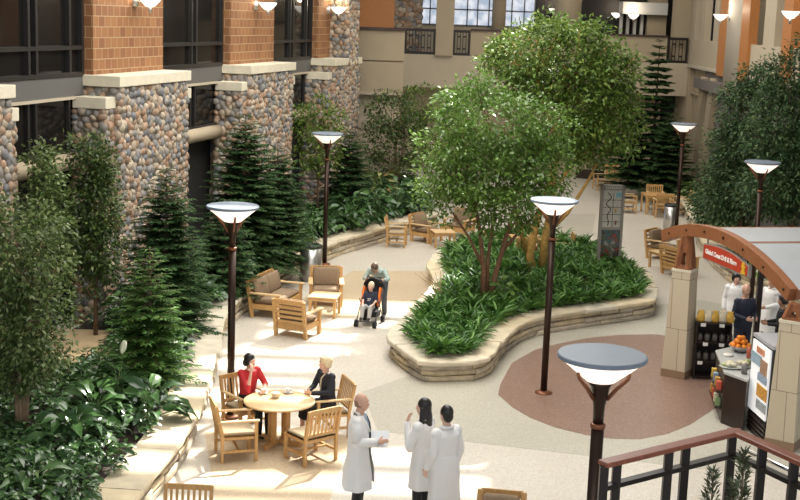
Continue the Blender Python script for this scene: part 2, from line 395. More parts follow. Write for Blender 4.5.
def stone_block(name, o0, o1, s0, s1, z0, z1, faces, parent=None):
    t = parent
    fbuild(MB().bb((o0, s0, z0), (o1, s1, z1)), name, MORT, t)
    mb = MB()
    if 'x' in faces: cobbles(mb, (o1, s0, z0), (0, 1, 0), (0, 0, 1), (1, 0, 0), s1 - s0, z1 - z0)
    if 'n' in faces: cobbles(mb, (o0, s0, z0), (1, 0, 0), (0, 0, 1), (0, -1, 0), o1 - o0, z1 - z0)
    if 'f' in faces: cobbles(mb, (o0, s1, z0), (1, 0, 0), (0, 0, 1), (0, 1, 0), o1 - o0, z1 - z0)
    o = fbuild(mb, 'cobbles', COB, t)
struct(fbuild(MB().bb((-3.2, -14, 0), (-1.15, 18.2, 11)), 'wall_left', mat('dark_interior', (.012, .011, .010), .8)))
for k in range(3):
    s0 = -1.65 + 8.25 * (k - 0); 
    pass
for k, (s0, s1) in enumerate(((-9.9, -6.16), (-1.65, 2.1), (6.6, 10.35), (14.85, 18.1))):
    t = fthing('stone_pillar')
    stone_block('pier', -1.15, 0, s0, s1, 0, 5.3, 'xn' if k != 0 else 'xf', t)
    stone_block('shoulder', -.86, -.12, s0 - .42, s0, 0, 4.84, 'xn', t)
    if k != 3: stone_block('shoulder', -.95, -.12, s1, s1 + .35, 0, 4.84, 'xf' if k == 0 else 'x', t)
    fbuild(MB().bb((-.84, s0 - .50, 4.84), (-.04, s0 - .02, 5.09)), 'shoulder_cap', LIME, t, .015)
    if k != 3: fbuild(MB().bb((-.93, s1 + .02, 4.84), (-.04, s1 + .44, 5.09)), 'shoulder_cap', LIME, t, .015)
    fbuild(MB().bb((-.86, s0 - .10, 5.30), (.10, s1 + .10, 5.54)), 'limestone_cap', LIME, t, .015)
    fbuild(MB().bb((-1.15, s0 + .03, 5.54), (-.60, s1 - .03, 10.5)), 'brick_pier', BRICK, t)
t = fthing('stone_pillar')
stone_block('tower', -2.0, .05, 16.35, 17.6, 0, 10.5, 'xnf', t)
for k, (s0, s1) in enumerate(((-6.1, -1.7), (2.14, 6.55), (10.4, 14.8))):
    t = fthing('window_%d' % (k + 1)); a, b = s0, s1
    g = MB(); g.bb((-.90, a, 5.56), (-.88, b, 10.4)); g.bb((-.90, a, 3.9), (-.88, b, 5.04)); fbuild(g, 'pane', GLASSD, t)
    f = MB(); mul = [a + .05, a + (b - a) * .475, a + (b - a) * .545, b - .6, b - .04] if k != 1 else [a + .05, a + (b - a) * .5, a + (b - a) * .57, b - .04]
    for s_ in mul: f.bb((-.88, s_ - .045, 5.52), (-.78, s_ + .045, 10.4)); f.bb((-.88, s_ - .04, 3.9), (-.82, s_ + .04, 5.06))
    for z in (5.56, 6.13, 8.2): f.bb((-.88, a, z - .045), (-.77, b, z + .045))
    f.bb((-.88, a, 3.86), (-.78, b, 3.94))
    fbuild(f, 'window_frame', WINF, t)
    struct(fbuild(MB().bb((-1.14, a - .05, 5.09), (-.79, b + .05, 5.51)), 'trim_%d' % (2 * k + 1), GREYP))
    e = MB(); e.bb((-1.1, a - .05, 5.03), (-.74, b + .05, 5.09)); struct(fbuild(e, 'trim_%d' % (2 * k + 2), TANL))
    sl = MB(); sl.tube([(-.77, a - .05, 3.70), (-.77, b + .05, 3.70)], [.185, .185], 16); sl.bb((-1.14, a - .05, 3.53), (-.82, b + .05, 3.88))
    struct(fbuild(sl, 'window_sill', TAN))
# ---------------------------------------------------------------- back wall
def cyl_wall(cx, cy, r, a0, a1, z0, z1, th, n=24):
    m = MB(); vs = []
    for i in range(n + 1):
        a = math.radians(a0 + (a1 - a0) * i / n); c_, s_ = math.cos(a), math.sin(a)
        vs += [(cx + r * c_, cy + r * s_, z0), (cx + (r - th) * c_, cy + (r - th) * s_, z0), (cx + (r - th) * c_, cy + (r - th) * s_, z1), (cx + r * c_, cy + r * s_, z1)]
    fs = [(0, 1, 2, 3), (4 * n + 3, 4 * n + 2, 4 * n + 1, 4 * n)]
    for i in range(n):
        for j in range(4): fs.append((4 * i + j, 4 * i + 4 + j, 4 * i + 4 + (j + 1) % 4, 4 * i + (j + 1) % 4))
    return m.add(vs, fs, 0, False)
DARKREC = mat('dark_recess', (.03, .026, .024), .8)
w = MB()
w.bb((2.85, 58, 5.45), (11.7, 58.3, 6.55))
struct(w.build('wall_back', TAN))
w = MB(); w.bb((-.35, 57.95, 3.95), (12.75, 61, 5.42)); struct(w.build('wall_back_balcony', TANL))
w = MB(); w.bb((-.6, 59.5, 0), (11.9, 60, 3.95)); w.bb((12.62, 59.5, 0), (13.4, 60, 3.95)); w.bb((11.9, 59.5, 2.9), (12.62, 60, 3.95)) if False else None
w.bb((11.9, 59.9, 0), (12.62, 60, 3.95)); struct(w.build('wall_back_lower', TAN))
struct(MB().bb((11.85, 59.8, 0), (12.6, 59.88, 3.85)).build('door_1', DARKREC))
# curved balcony by the left tower
w = cyl_wall(-1.6, 55.2, 5.6, -100, -74.5, 5.36, 6.52, .25); struct(w.build('wall_back_left', TAN))
w = cyl_wall(-1.6, 55.2, 5.6, -100, -74.5, 4.12, 5.30, .25)
w.add(*[cyl_wall(-1.6, 55.2, 5.5, -100, -74.5, 5.28, 5.37, .3).v, cyl_wall(-1.6, 55.2, 5.5, -100, -74.5, 5.28, 5.37, .3).f]); struct(w.build('wall_back_left', TAN))
w = cyl_wall(-1.6, 55.2, 5.2, -108, -74, 0, 4.05, .3); w.add(cyl_wall(-1.6, 55.2, 5.66, -100, -74.5, 4.03, 4.13, .6).v, cyl_wall(-1.6, 55.2, 5.66, -100, -74.5, 4.03, 4.13, .6).f)
struct(w.build('wall_back_left', TANL))
struct(cyl_wall(-1.6, 55.2, 5.72, -100, -74.3, 6.52, 6.62, .42).build('trim_8', mat('dark_red_brown', (.045, .02, .016), .5)))
struct(MB().bb((-2.6, 51.6, 0), (-1.75, 51.8, 3.4)).build('door_2', mat('dark_red_door', (.10, .025, .018), .5))) if False else None
d2 = cyl_wall(-1.6, 55.2, 5.26, -99.5, -93.8, 0, 3.25, .08); struct(d2.build('door_2', mat('dark_red_door', (.10, .025, .018), .5)))
# upper storey behind the balcony
struct(MB().bb((-2.5, 57, 5.4), (-.62, 57.3, 10.5)).build('wall_back_panel', ORANGE))
t = struct(thing('stone_pier', None, None, (0, 0, 0)))
MB().bb((-.64, 59.2, 5.4), (.58, 60.4, 10.5)).build('pier', MORT, t)
m = MB(); cobbles(m, (-.64, 59.2, 5.4), (1, 0, 0), (0, 0, 1), (0, -1, 0), 1.22, 5.1, .24, .2); cobbles(m, (.58, 59.2, 5.4), (0, 1, 0), (0, 0, 1), (1, 0, 0), 1.2, 5.1, .26, .2); m.build('cobbles', COB, t)
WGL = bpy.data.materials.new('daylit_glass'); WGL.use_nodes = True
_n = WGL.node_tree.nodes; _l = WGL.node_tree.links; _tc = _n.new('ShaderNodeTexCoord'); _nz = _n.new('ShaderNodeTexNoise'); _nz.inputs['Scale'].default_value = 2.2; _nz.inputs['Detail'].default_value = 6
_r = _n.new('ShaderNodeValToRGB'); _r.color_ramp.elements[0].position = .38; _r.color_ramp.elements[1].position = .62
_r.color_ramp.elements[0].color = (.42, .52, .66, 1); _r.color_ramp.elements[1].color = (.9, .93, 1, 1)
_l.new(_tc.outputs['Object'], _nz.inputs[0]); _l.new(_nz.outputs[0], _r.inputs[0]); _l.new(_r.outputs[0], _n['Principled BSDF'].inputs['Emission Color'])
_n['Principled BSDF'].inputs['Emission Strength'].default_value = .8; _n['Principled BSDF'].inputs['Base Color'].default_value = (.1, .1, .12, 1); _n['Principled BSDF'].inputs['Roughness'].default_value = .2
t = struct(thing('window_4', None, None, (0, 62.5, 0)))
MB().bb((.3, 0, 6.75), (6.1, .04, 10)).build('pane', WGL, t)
m = MB()
for x in (.3, 1.05, 1.75, 2.2, 2.85, 3.35, 3.9, 4.35, 5.0, 5.6, 6.1): m.bb((x - .03, -.06, 6.7), (x + .03, 0, 10))
for z in (6.75, 7.5, 8.6): m.bb((.3, -.06, z - .035), (6.1, 0, z + .035))
m.build('window_frame', mat('window_frame_grey', (.16, .16, .17), .5), t)
struct(MB().bb((.3, 62.5, 5.4), (6.2, 62.9, 6.72)).build('wall_back_sill', TANL))
struct(MB().bb((6.2, 62.6, 5.4), (10.2, 63, 10.5)).build('wall_back_recess', DARKREC))
def column(x, y, r, z0, z1): return struct(MB().lathe([(r, z0), (r, z1)], (x, y, 0), 24, smooth=True).build('trim_9', TAN))
struct(MB().bb((1.27, 57.75, 5.4), (2.06, 58.4, 10.5)).build('trim_10', TAN))
column(4.35, 62, .33, 5.4, 10.5); column(7.35, 59.6, .62, 5.4, 10.5)
# capping rails of the parapet
struct(MB().bb((2.85, 57.9, 6.55), (11.7, 58.4, 6.63)).build('trim_11', mat('dark_red_brown', (.045, .02, .016), .5)))
def balcony_rail(x0, x1, y, label):
    t = thing('balcony_railing', label, 'railing', (x0, y, 5.42)); w = x1 - x0; f = MB()
    f.bb((0, -.04, 0), (w, .04, .12)); f.bb((0, -.05, 1.02), (w, .05, 1.14)); f.bb((0, -.03, 0), (.09, .03, 1.1)); f.bb((w - .09, -.03, 0), (w, .03, 1.1)); f.build('frame', DARKM, t)
    b = MB(); n = max(2, round(w / .30))
    for i in range(1, n):
        x = w * i / n
        for dx in (-.07, .07): b.bb((x + dx - .015, -.015, .12), (x + dx + .015, .015, 1.02))
        for z in (.3, .84): b.bb((x - .07, -.02, z - .035), (x + .07, .02, z + .035))
    b.build('balusters', DARKM, t)
balcony_rail(-.12, 1.26, 58.1, 'dark metal balcony railing beside the stone pier on the back balcony')
balcony_rail(2.07, 2.83, 58.1, 'dark metal balcony railing with square pattern just past the tan balcony column')
balcony_rail(11.72, 12.66, 58.1, 'dark metal balcony railing at the corner above the dark doorway')
struct(MB().bb((-3, 63.2, 0), (16, 63.5, 11)).bb((13.4, 58.6, 0), (13.7, 63.4, 11)).bb((11.2, 59.9, 0), (13.6, 60.1, 5.3)).build('wall_back_far', DARKREC))
struct(MB().bb((12.7, 57.6, 0), (13.2, 59.2, 5.4)).bb((12.72, 58.3, 5.4), (13.2, 59.3, 10.6)).build('wall_back_corner', TAN))
# back right upper storey
w = MB(); w.bb((11.3, 61.0, 5.4), (12.2, 61.4, 10.5)); w.bb((12.05, 58.4, 5.4), (12.75, 59.1, 10.5)); struct(w.build('wall_back_right', TAN))
struct(MB().bb((10.0, 60.4, 7.55), (12.1, 61.5, 8.1)).build('trim_12', WHITE))
t = struct(thing('window_5', None, None, (0, 61.2, 0))); MB().bb((10.1, .2, 6.4), (11.4, .24, 7.6)).build('pane', GLASSD, t); m = MB()
for x in (10.1, 10.42, 10.75, 11.08, 11.38): m.bb((x - .07, 0, 5.5), (x + .07, .2, 7.6))
m.build('window_frame', WHITE, t)
# ---------------------------------------------------------------- right facade (local x to the atrium, local y toward the viewer)
RP = Vector((12.72, 58, 0)); RA = math.radians(177.4)
def rb(mb, name, m, par=None): return struct(mb.build(name, m, None, RP, RA)) if par is None else mb.build(name, m, par)
def RS(px, py, off=0.0):
    n = Vector((math.cos(RA), math.sin(RA), 0)); ax = Vector((-math.sin(RA), math.cos(RA), 0)); d = ray(px, py); p0 = RP + n * off
    tt = (n.dot(p0) - 0) / n.dot(d); q = d * tt
    return (q - RP).dot(ax)
s1 = [RS(x, 45) for x in (692, 721, 729, 743, 751, 762, 773, 785, 794)]
rb(MB().bb((-.35, -.6, 5.38), (0, s1[1], 6.5)).bb((-.35, s1[4], 5.38), (0, s1[7], 6.5)).bb((-.35, s1[8], 5.38), (0, 30, 6.5)), 'wall_right', TANL)
rb(MB().bb((-2.6, -.6, 5.4), (-2.3, 30, 10.5)).bb((-2.6, 0, 5.3), (0, 30, 5.4)), 'wall_right_recess', TAN)
u = MB()
for a, b in ((.0, .9), (RS(700, 30), RS(704, 30)), (RS(713, 30), RS(717, 30)), (s1[5], s1[6])): u.bb((-.3, a, 6.5), (-.02, b, 10.5))
rb(u, 'trim_13', TANL)
o_ = MB(); o_.bb((-.2, s1[1], 5.2), (.12, s1[2], 10.5)); o_.bb((-.2, s1[3], 5.2), (.12, s1[4], 10.5)); o_.bb((-.2, s1[7], 5.2), (.12, s1[8], 10.5)); rb(o_, 'trim_14', ORANGE)
sm_ = (s1[2] + s1[3]) / 2; hw = (s1[3] - s1[2]) / 2
rb(MB().lathe([(hw * .9, 4.6), (hw * .9, 10.5)], (-.02, sm_, 0), 24, sx=.3), 'trim_15', CREAMCOL)
c_ = MB(); c_.bb((-.3, -.3, 5.28), (.1, 30, 5.4)); rb(c_, 'trim_16', CREAMCOL)
c_ = MB(); c_.bb((-.4, -.5, 0), (-.25, 4, 5.3)); c_.bb((-.25, .3, 4.1), (-.12, 3, 4.2)); rb(c_, 'wall_right_lower', TAN)
rb(MB().bb((-1.2, 4, 0), (-.05, 30, 5.3)).bb((-.4, 3.9, 4.55), (.4, 9.5, 4.95)), 'wall_right_dark', GREYW)
b_ = MB(); b_.beam((.0, 3.4, 0), (.0, 5.0, 4.9), .8, .5, 0, (1, 0, 0)); b_.beam((.05, 5.2, 0), (.05, 6.8, 4.9), .9, .3, 0, (1, 0, 0)); rb(b_, 'wall_right_buttress', TAN)
# dark mass of the wall behind the right-hand trees
# ---------------------------------------------------------------- ceiling with skylights (unseen sun blocker, openings shaped to the floor sun patches)
SUNV = Vector((.37, .80, .80)).normalized()   # direction towards the sun
ZC = 13.0
pats = [[(300, 322), (345, 314), (412, 318), (408, 340), (388, 372), (215, 372), (225, 350)],
        [(190, 378), (330, 378), (328, 404), (186, 404)],
        [(90, 408), (262, 408), (330, 426), (300, 446), (228, 446), (214, 432), (60, 440)],
        [(40, 452), (205, 446), (228, 430), (340, 430), (346, 444), (490, 446), (480, 520), (20, 520)]]
holes = []
for pt in pats:
    holes.append([P(*q) + SUNV * (ZC / SUNV.z) for q in pt])
thole = [[Vector((c[0] + SUNV.x / SUNV.z * ZC, c[1] + SUNV.y / SUNV.z * ZC)) + Vector(d) for d in ((-1.9, -2.4), (1.0, -2.6), (1.3, 2.2), (-2.0, 2.4))] for c in ((-1.1, 26.9), (.2, 28.8))]  # extra openings added to let sun onto the island tree crown
holes += [[(p[0], p[1]) for p in h] for h in thole]
cm = MB(); q = .3; x0, x1, y0, y1 = -24.0, 30.0, -8.0, 84.0
nx = int((x1 - x0) / q); ny = int((y1 - y0) / q)
for j in range(ny):
    yy = y0 + (j + .5) * q; run = None
    for i in range(nx + 1):
        xx = x0 + (i + .5) * q
        solid = i < nx and not any(inside(h, xx, yy) for h in holes)
        if solid and run is None: run = i
        if not solid and run is not None:
            cm.bb((x0 + run * q, y0 + j * q, ZC), (x0 + i * q, y0 + (j + 1) * q, ZC + .15)); run = None
struct(cm.build('ceiling_sun_mask', mat('ceiling_white', (.7, .68, .64), .8)))
# glazing bars across the skylights cast the striped light
gb = MB()
for h in holes[:4]:
    xs = [p[0] for p in h]; ys = [p[1] for p in h]; y = min(ys) - .2
    while y < max(ys): gb.bb((min(xs) - .3, y, ZC - .12), (max(xs) + .3, y + .34, ZC + .05)); y += 1.25
struct(gb.build('ceiling_beam', WHITE))
# ================================================================ PLANTER WALLS
def smooth(pts, step=.1):
    pts = [Vector((p[0], p[1])) for p in pts]; out = []
    for i in range(len(pts) - 1):
        p0, p1, p2, p3 = pts[max(i - 1, 0)], pts[i], pts[i + 1], pts[min(i + 2, len(pts) - 1)]; n = max(2, int((p2 - p1).length / step))
        for k in range(n):
            t_ = k / n; out.append(.5 * ((2 * p1) + (p2 - p0) * t_ + (2 * p0 - 5 * p1 + 4 * p2 - p3) * t_ ** 2 + (3 * p1 - p0 - 3 * p2 + p3) * t_ ** 3))
    out.append(pts[-1]); return out
class Path:
    def __init__(s, pts, sm=True):
        s.p = smooth(pts) if sm else [Vector((p[0], p[1])) for p in pts]; s.d = [0.0]
        for a, b in zip(s.p, s.p[1:]): s.d.append(s.d[-1] + (b - a).length)
        s.L = s.d[-1]
    def at(s, l):
        l = min(max(l, 0), s.L); i = 0
        lo, hi = 0, len(s.d) - 2
        while lo < hi:
            md = (lo + hi + 1) // 2
            if s.d[md] <= l: lo = md
            else: hi = md - 1
        a, b = s.p[lo], s.p[lo + 1]; sg = s.d[lo + 1] - s.d[lo]; f = (l - s.d[lo]) / sg if sg > 1e-9 else 0
        i0, i1 = max(lo - 2, 0), min(lo + 3, len(s.p) - 1); t_ = (s.p[i1] - s.p[i0]).normalized()
        return a.lerp(b, f), Vector((-t_.y, t_.x))   # point, left normal
def stone_course(mb, path, side, z0, z1, d0, d1, lmin, lmax, jo=.03, jz=.012, gap=.012):
    l = 0.0
    while l < path.L - .05:
        ln = random.uniform(lmin, lmax); e = min(l + ln, path.L); 
        if path.L - e < lmin * .5: e = path.L
        k = max(1, int((e - l) / .35)); o = random.uniform(-jo, jo); vs = []; za, zb = z0 + random.uniform(0, jz), z1 - random.uniform(0, jz)
        for i in range(k + 1):
            ll = l + gap / 2 + (e - l - gap) * i / k; p, n = path.at(ll); n = n * side; w_ = random.uniform(-jo, jo) * .5
            a = p + n * (d0 + o + w_); b = p + n * d1; r_ = .02
            vs += [(a.x + n.x * r_, a.y + n.y * r_, za), (a.x, a.y, za + .025), (a.x + n.x * random.uniform(-.01, .01), a.y + n.y * random.uniform(-.01, .01), zb - .025), (a.x + n.x * r_, a.y + n.y * r_, zb), (b.x, b.y, zb + random.uniform(-.004, .004)), (b.x, b.y, za)]
        fs = [(5, 4, 3, 2, 1, 0), tuple(6 * k + j for j in range(6))]
        for i in range(k):
            for j in range(6): fs.append((6 * i + j, 6 * i + (j + 1) % 6, 6 * i + 6 + (j + 1) % 6, 6 * i + 6 + j))
        mb.add(vs, fs); l = e
def planter(label, path, side, h, cw, soil, ncourse=3, soilz=None):
    t = thing('stone_planter', label, 'planter')
    m = MB(); ch = (h - .11) / ncourse
    for c in range(ncourse): stone_course(m, path, side, c * ch, (c + 1) * ch, .05 + .012 * c, .34, .35, 1.25, .035)
    m.build('ledge_stones', LEDGE, t)
    m = MB(); stone_course(m, path, side, h - .11, h, -.03, cw, .8, 1.7, .035, .012, .015); m.build('coping', COPING, t)
    MB().prism(soil, 0, soilz or h - .06).build('planting_soil', SOIL, t)
    return t
LZ, IZ = .5, .45
lpx = [(95, 590), (150, 512), (188, 460), (204, 420), (218, 372), (223, 341), (236, 323), (257, 305), (287, 281), (318, 265.5), (344, 255), (383, 243), (405, 236), (440, 227)]
lpath = Path([P(*q) for q in lpx])
fl = lambda s, o: (FP.x + math.sin(-PH) * s + math.cos(PH) * o, FP.y + math.cos(PH) * s + math.sin(PH) * o)
soilL = [tuple(lpath.at(lpath.L * i / 40)[0] + lpath.at(lpath.L * i / 40)[1] * .3) for i in range(41)] + [fl(26, 0), fl(17.9, .25), fl(-8, .12), (-8.6, 12)]
planter('long low planter wall of stacked buff ledge stones along the brick facade', lpath, 1, LZ, .62, soilL)
ipx = [(657, 305), (655, 316.5), (640, 320), (600, 326), (560, 332), (535, 337.5), (515, 347), (501, 360), (494, 373), (480, 381), (450, 383), (425, 383.5), (413, 379), (390, 361), (389, 352), (408, 330), (432, 300), (428, 280), (438, 266), (470, 254), (540, 249), (600, 262), (640, 283), (656, 304)]
ipath = Path([P(*q) for q in ipx]); 
soilI = [tuple(ipath.at(ipath.L * i / 70)[0] - ipath.at(ipath.L * i / 70)[1] * .3) for i in range(71)]
planter('island planter of stacked buff ledge stones filled with ferns beside the round brown floor', ipath, -1, IZ, .55, soilI)
rpx = [(606, 181.5), (618, 183), (634, 188), (655, 197), (676, 208), (688, 226), (698, 250), (715, 272), (742, 290), (800, 314)]
rpath = Path([P(*q) for q in rpx])
soilR = [tuple(rpath.at(rpath.L * i / 40)[0] + rpath.at(rpath.L * i / 40)[1] * .3) for i in range(41)] + [(11.2, 30), (12.0, 56), (8, 58.5)]
planter('low stone planter wall curving behind the deli kiosk under the dark trees', rpath, 1, .5, .75, soilR)
# ================================================================ LAMPS
def make_lamp(label):
    t = thing('lamp_post', label, 'street lamp', (0, 0, 0), 0, 'tall lamp posts of the atrium')
    MB().lathe([(.17, 0), (.17, .02), (.12, .05), (.075, .055)], n=24).build('base_plate', BRONZEL, t)
    MB().lathe([(.065, .02), (.065, 3.0)], n=20).build('pole', BRONZE, t)
    MB().lathe([(.078, 2.99), (.078, 3.03), (.06, 3.04)], n=20).build('collar', BRONZEL, t, label='copper coloured collar')
    MB().lathe([(.055, 3.02), (.06, 3.22), (.10, 3.43), (.135, 3.48)], n=20).build('neck', BRONZE, t)
    m = MB(); m.lathe([(.10, 3.47), (.15, 3.485), (.385, 3.68), (.395, 3.715), (.37, 3.715)], n=36); m.build('lamp_bowl', BOWL, t, label='glowing white glass bowl')
    MB().lathe([(.0, 3.712), (.44, 3.712), (.45, 3.72), (.45, 3.75), (.44, 3.76), (.43, 3.762), (0, 3.775)], n=48, smooth=False).build('disc_top', DISC, t, label='blue grey metal disc')
    for k in range(3):
        a = PI * 2 * k / 3 + .5; c, s = math.cos(a), math.sin(a)
        MB().tube([(c * .08, s * .08, 3.30), (c * .17, s * .17, 3.42), (c * .28, s * .28, 3.54), (c * .30, s * .30, 3.60)], [.022, .022, .02, .016], 6).build('bracket', BRONZEL, t)
    return t
lamps = [(543.5, 393, 'lamp post standing on the round brown floor in front of the island planter', 0),
         (324.5, 264.5, 'lamp post beside the steel bin at the left stone planter wall', .4),
         (230.5, 417, 'lamp post behind the woman in red beside the left planter wall', .3),
         (676, 231, 'lamp post by the far trash can and the wooden dining set', .6),
         (754, 281, 'lamp post rising behind the deli kiosk roof among dark trees', .2)]
lp = make_lamp(lamps[0][2]); lp.location = P(*lamps[0][:2])
for x, y, lb, a in lamps[1:4]: dup(lp, P(x, y), a, lb)
dup(lp, PY(763, 160, 31.9).xy.to_3d(), .2, lamps[4][2])
dup(lp, P(602.5, 354, 3.76).xy.to_3d(), 1.1, 'big nearest lamp post cut off by the bottom edge beside the wooden railing')
def glow(loc, e):
    l = bpy.data.lights.new('lamp_light', 'POINT'); l.energy = e; l.color = (1, .85, .65); l.shadow_soft_size = .1
    o = bpy.data.objects.new('lamp_light', l); COL.objects.link(o); o.location = loc
# wall sconces
def make_sconce():
    t = thing('wall_sconce', 'x', 'wall lamp', (0, 0, 0), 0, 'bowl wall sconces')   # wall at x=0, room toward +x
    m = MB(); m.lathe([(.10, -.13), (.10, .13)], (0, 0, 0), 14); m.build('back_plate', STEEL, t)
    MB().tube([(.05, 0, -.02), (.3, 0, -.02)], .02, 6).build('arm', STEEL, t)
    MB().lathe([(0, -.14), (.10, -.12), (.22, .0), (.27, .09), (.24, .09), (0, .04)], (.4, 0, 0), 20).build('glass_bowl', SCON, t)
    MB().lathe([(.03, -.28), (.05, -.12)], (.4, 0, 0), 10).build('finial', STEEL, t)
    return t
sco = make_sconce()
SL = [(fl(.45, -.6), 7.18, PH, 'lit bowl sconce high on the nearest brick pier'), (fl(8.6, -.6), 7.22, PH, 'lit bowl sconce on the middle brick pier'), (fl(15.95, -.6), 7.2, PH, 'lit bowl sconce on the brick pier next to the stone tower')]
def RW(s, o): v = Vector((math.cos(RA), math.sin(RA))); a = Vector((-math.sin(RA), math.cos(RA))); return RP.xy + a * s + v * o
SL += [(RW(RS(738, 20), .25), 7.45, RA, 'lit bowl sconce on the pale round column of the right facade'), (RW(RS(808, 20), .12), 7.5, RA, 'lit bowl sconce on the orange pilaster above the dark trees'),
       ((10.45, 60.4), 7.45, math.radians(-90), 'lit bowl sconce before the white framed windows at the far back'),
       ((7.0, 62.5), 7.6, math.radians(-90), 'small lit sconce in the dark recess before the round column'), ((10.0, 62.5), 7.5, math.radians(-90), 'small lit sconce in the dark recess near the white framed windows')]
for i, (xy, z, a, lb) in enumerate(SL):
    o = sco if i == 0 else dup(sco, (0, 0, 0)); o.location = (xy[0], xy[1], z); o.rotation_euler = (0, 0, a); o['label'] = lb; glow((xy[0] + math.cos(a) * .42, xy[1] + math.sin(a) * .42, z + .32), 22)
# ================================================================ FURNITURE (local: front is +y)
def dining_chair(arms, label, group=None, slats=7):
    t = thing('dining_chair', label, 'chair', (0, 0, 0), 0, group); w, d = .60, .54
    for sx in (-1, 1):
        MB().beam((sx * w / 2, d / 2, 0), (sx * w / 2, d / 2, .66 if arms else .43), .05, .05, up=(0, 1, 0)).build('leg', TEAK, t, bevel=.006)
        MB().beam((sx * w / 2, -d / 2, 0), (sx * w / 2, -d / 2, .45), .05, .05, up=(0, 1, 0)).beam((sx * w / 2, -d / 2, .43), (sx * w / 2, -d / 2 - .10, .93), .05, .05, up=(0, 1, 0)).build('leg', TEAK, t, bevel=.006)
        MB().beam((sx * w / 2, -d / 2, .18), (sx * w / 2, d / 2, .18), .025, .04).build('stretcher', TEAK, t)
        if arms: MB().beam((sx * w / 2, -d / 2 - .06, .67), (sx * w / 2, d / 2 + .05, .67), .065, .03).build('armrest', TEAKL, t, bevel=.008)
    MB().beam((-w / 2, 0, .18), (w / 2, 0, .18), .04, .025).build('stretcher', TEAK, t)
    m = MB(); m.bb((-w / 2, -d / 2, .37), (w / 2, -d / 2 + .03, .43)); m.bb((-w / 2, d / 2 - .03, .37), (w / 2, d / 2, .43)); m.bb((-w / 2, -d / 2, .37), (-w / 2 + .03, d / 2, .43)); m.bb((w / 2 - .03, -d / 2, .37), (w / 2, d / 2, .43)); m.bb((-w / 2, -d / 2, .415), (w / 2, d / 2, .43)); m.build('seat_frame', TEAK, t)
    MB().rbox((0, .01, .455), (w - .05, d - .03, .055), .025).build('cushion', CUSHL, t)
    b = MB(); f = lambda z: -d / 2 - .10 * (z - .43) / .5
    for z, h in ((.50, .05), (.90, .075)): b.beam((-w / 2, f(z), z), (w / 2, f(z), z), .03, h)
    for i in range(slats):
        x = -w / 2 + w * (i + 1) / (slats + 1); b.beam((x, f(.5), .5), (x, f(.9), .9), .036, .016, up=(0, 1, 0))
    b.build('backrest', TEAK, t, bevel=.004)
    return t
def lounge_chair(label, W=.78, group=None, nseat=1, cush=True, name='lounge_chair', cat='armchair'):
    t = thing(name, label, cat, (0, 0, 0), 0, group); d = .72
    for sx in (-1, 1):
        MB().beam((sx * (W / 2 - .04), d / 2 - .05, 0), (sx * (W / 2 - .04), d / 2 - .05, .56), .08, .07, up=(0, 1, 0)).build('leg', TEAK, t, bevel=.008)
        MB().beam((sx * (W / 2 - .04), -d / 2 + .05, 0), (sx * (W / 2 - .04), -d / 2 - .09, .86), .08, .07, up=(0, 1, 0)).build('leg', TEAK, t, bevel=.008)
        MB().beam((sx * (W / 2 - .03), -d / 2 - .02, .575), (sx * (W / 2 - .03), d / 2 + .04, .575), .11, .035).build('armrest', TEAKL, t, bevel=.01)
        MB().beam((sx * (W / 2 - .04), -d / 2 + .04, .26), (sx * (W / 2 - .04), d / 2 - .05, .26), .035, .12).build('side_rail', TEAK, t)
    m = MB(); m.beam((-W / 2 + .05, d / 2 - .05, .25), (W / 2 - .05, d / 2 - .05, .25), .04, .15); m.beam((-W / 2 + .05, -d / 2 + .04, .25), (W / 2 - .05, -d / 2 + .04, .25), .04, .15); m.bb((-W / 2 + .05, -d / 2 + .04, .29), (W / 2 - .05, d / 2 - .05, .315)); m.build('seat_frame', TEAK, t)
    b = MB(); f = lambda z: -d / 2 + .03 - .13 * (z - .2) / .62
    for z, h in ((.36, .06), (.47, .06), (.58, .06), (.69, .06), (.82, .11)): b.beam((-W / 2 + .05, f(z), z), (W / 2 - .05, f(z), z), .025, h)
    b.build('backrest', TEAK, t, bevel=.005)
    sw = (W - .16) / nseat
    for i in range(nseat):
        x = -W / 2 + .08 + sw * (i + .5)
        MB().rbox((x, .0, .375), (sw - .01, d - .14, .12), .05).build('seat_cushion', CUSH, t)
        c = MB(); c.rbox((0, 0, 0), (sw - .01, .13, .46), .055); M = Matrix.Rotation(math.radians(14), 3, 'X'); c.v = [tuple(M @ Vector(v) + Vector((x, -d / 2 + .10, .64))) for v in c.v]; c.build('back_cushion', CUSH, t)
    return t
def side_table(label, W=.62, D=.62, H=.46, group=None, top=TEAKL):
    t = thing('side_table', label, 'table', (0, 0, 0), 0, group)
    m = MB(); m.bb((-W / 2, -D / 2, H - .03), (W / 2, D / 2, H)); m.build('table_top', top, t, bevel=.008)
    a = MB()
    for s_ in (-1, 1): a.bb((-W / 2 + .03, s_ * (D / 2 - .04) - .012, H - .10), (W / 2 - .03, s_ * (D / 2 - .04) + .012, H - .03)); a.bb((s_ * (W / 2 - .04) - .012, -D / 2 + .03, H - .10), (s_ * (W / 2 - .04) + .012, D / 2 - .03, H - .03))
    a.build('apron', TEAK, t)
    for sx in (-1, 1):
        for sy in (-1, 1): MB().bb((sx * (W / 2 - .045) - .03, sy * (D / 2 - .045) - .03, 0), (sx * (W / 2 - .045) + .03, sy * (D / 2 - .045) + .03, H - .03)).build('leg', TEAK, t)
    return t
def face(frm, to): d = Vector(to) - Vector(frm); return math.atan2(-d.x, d.y)
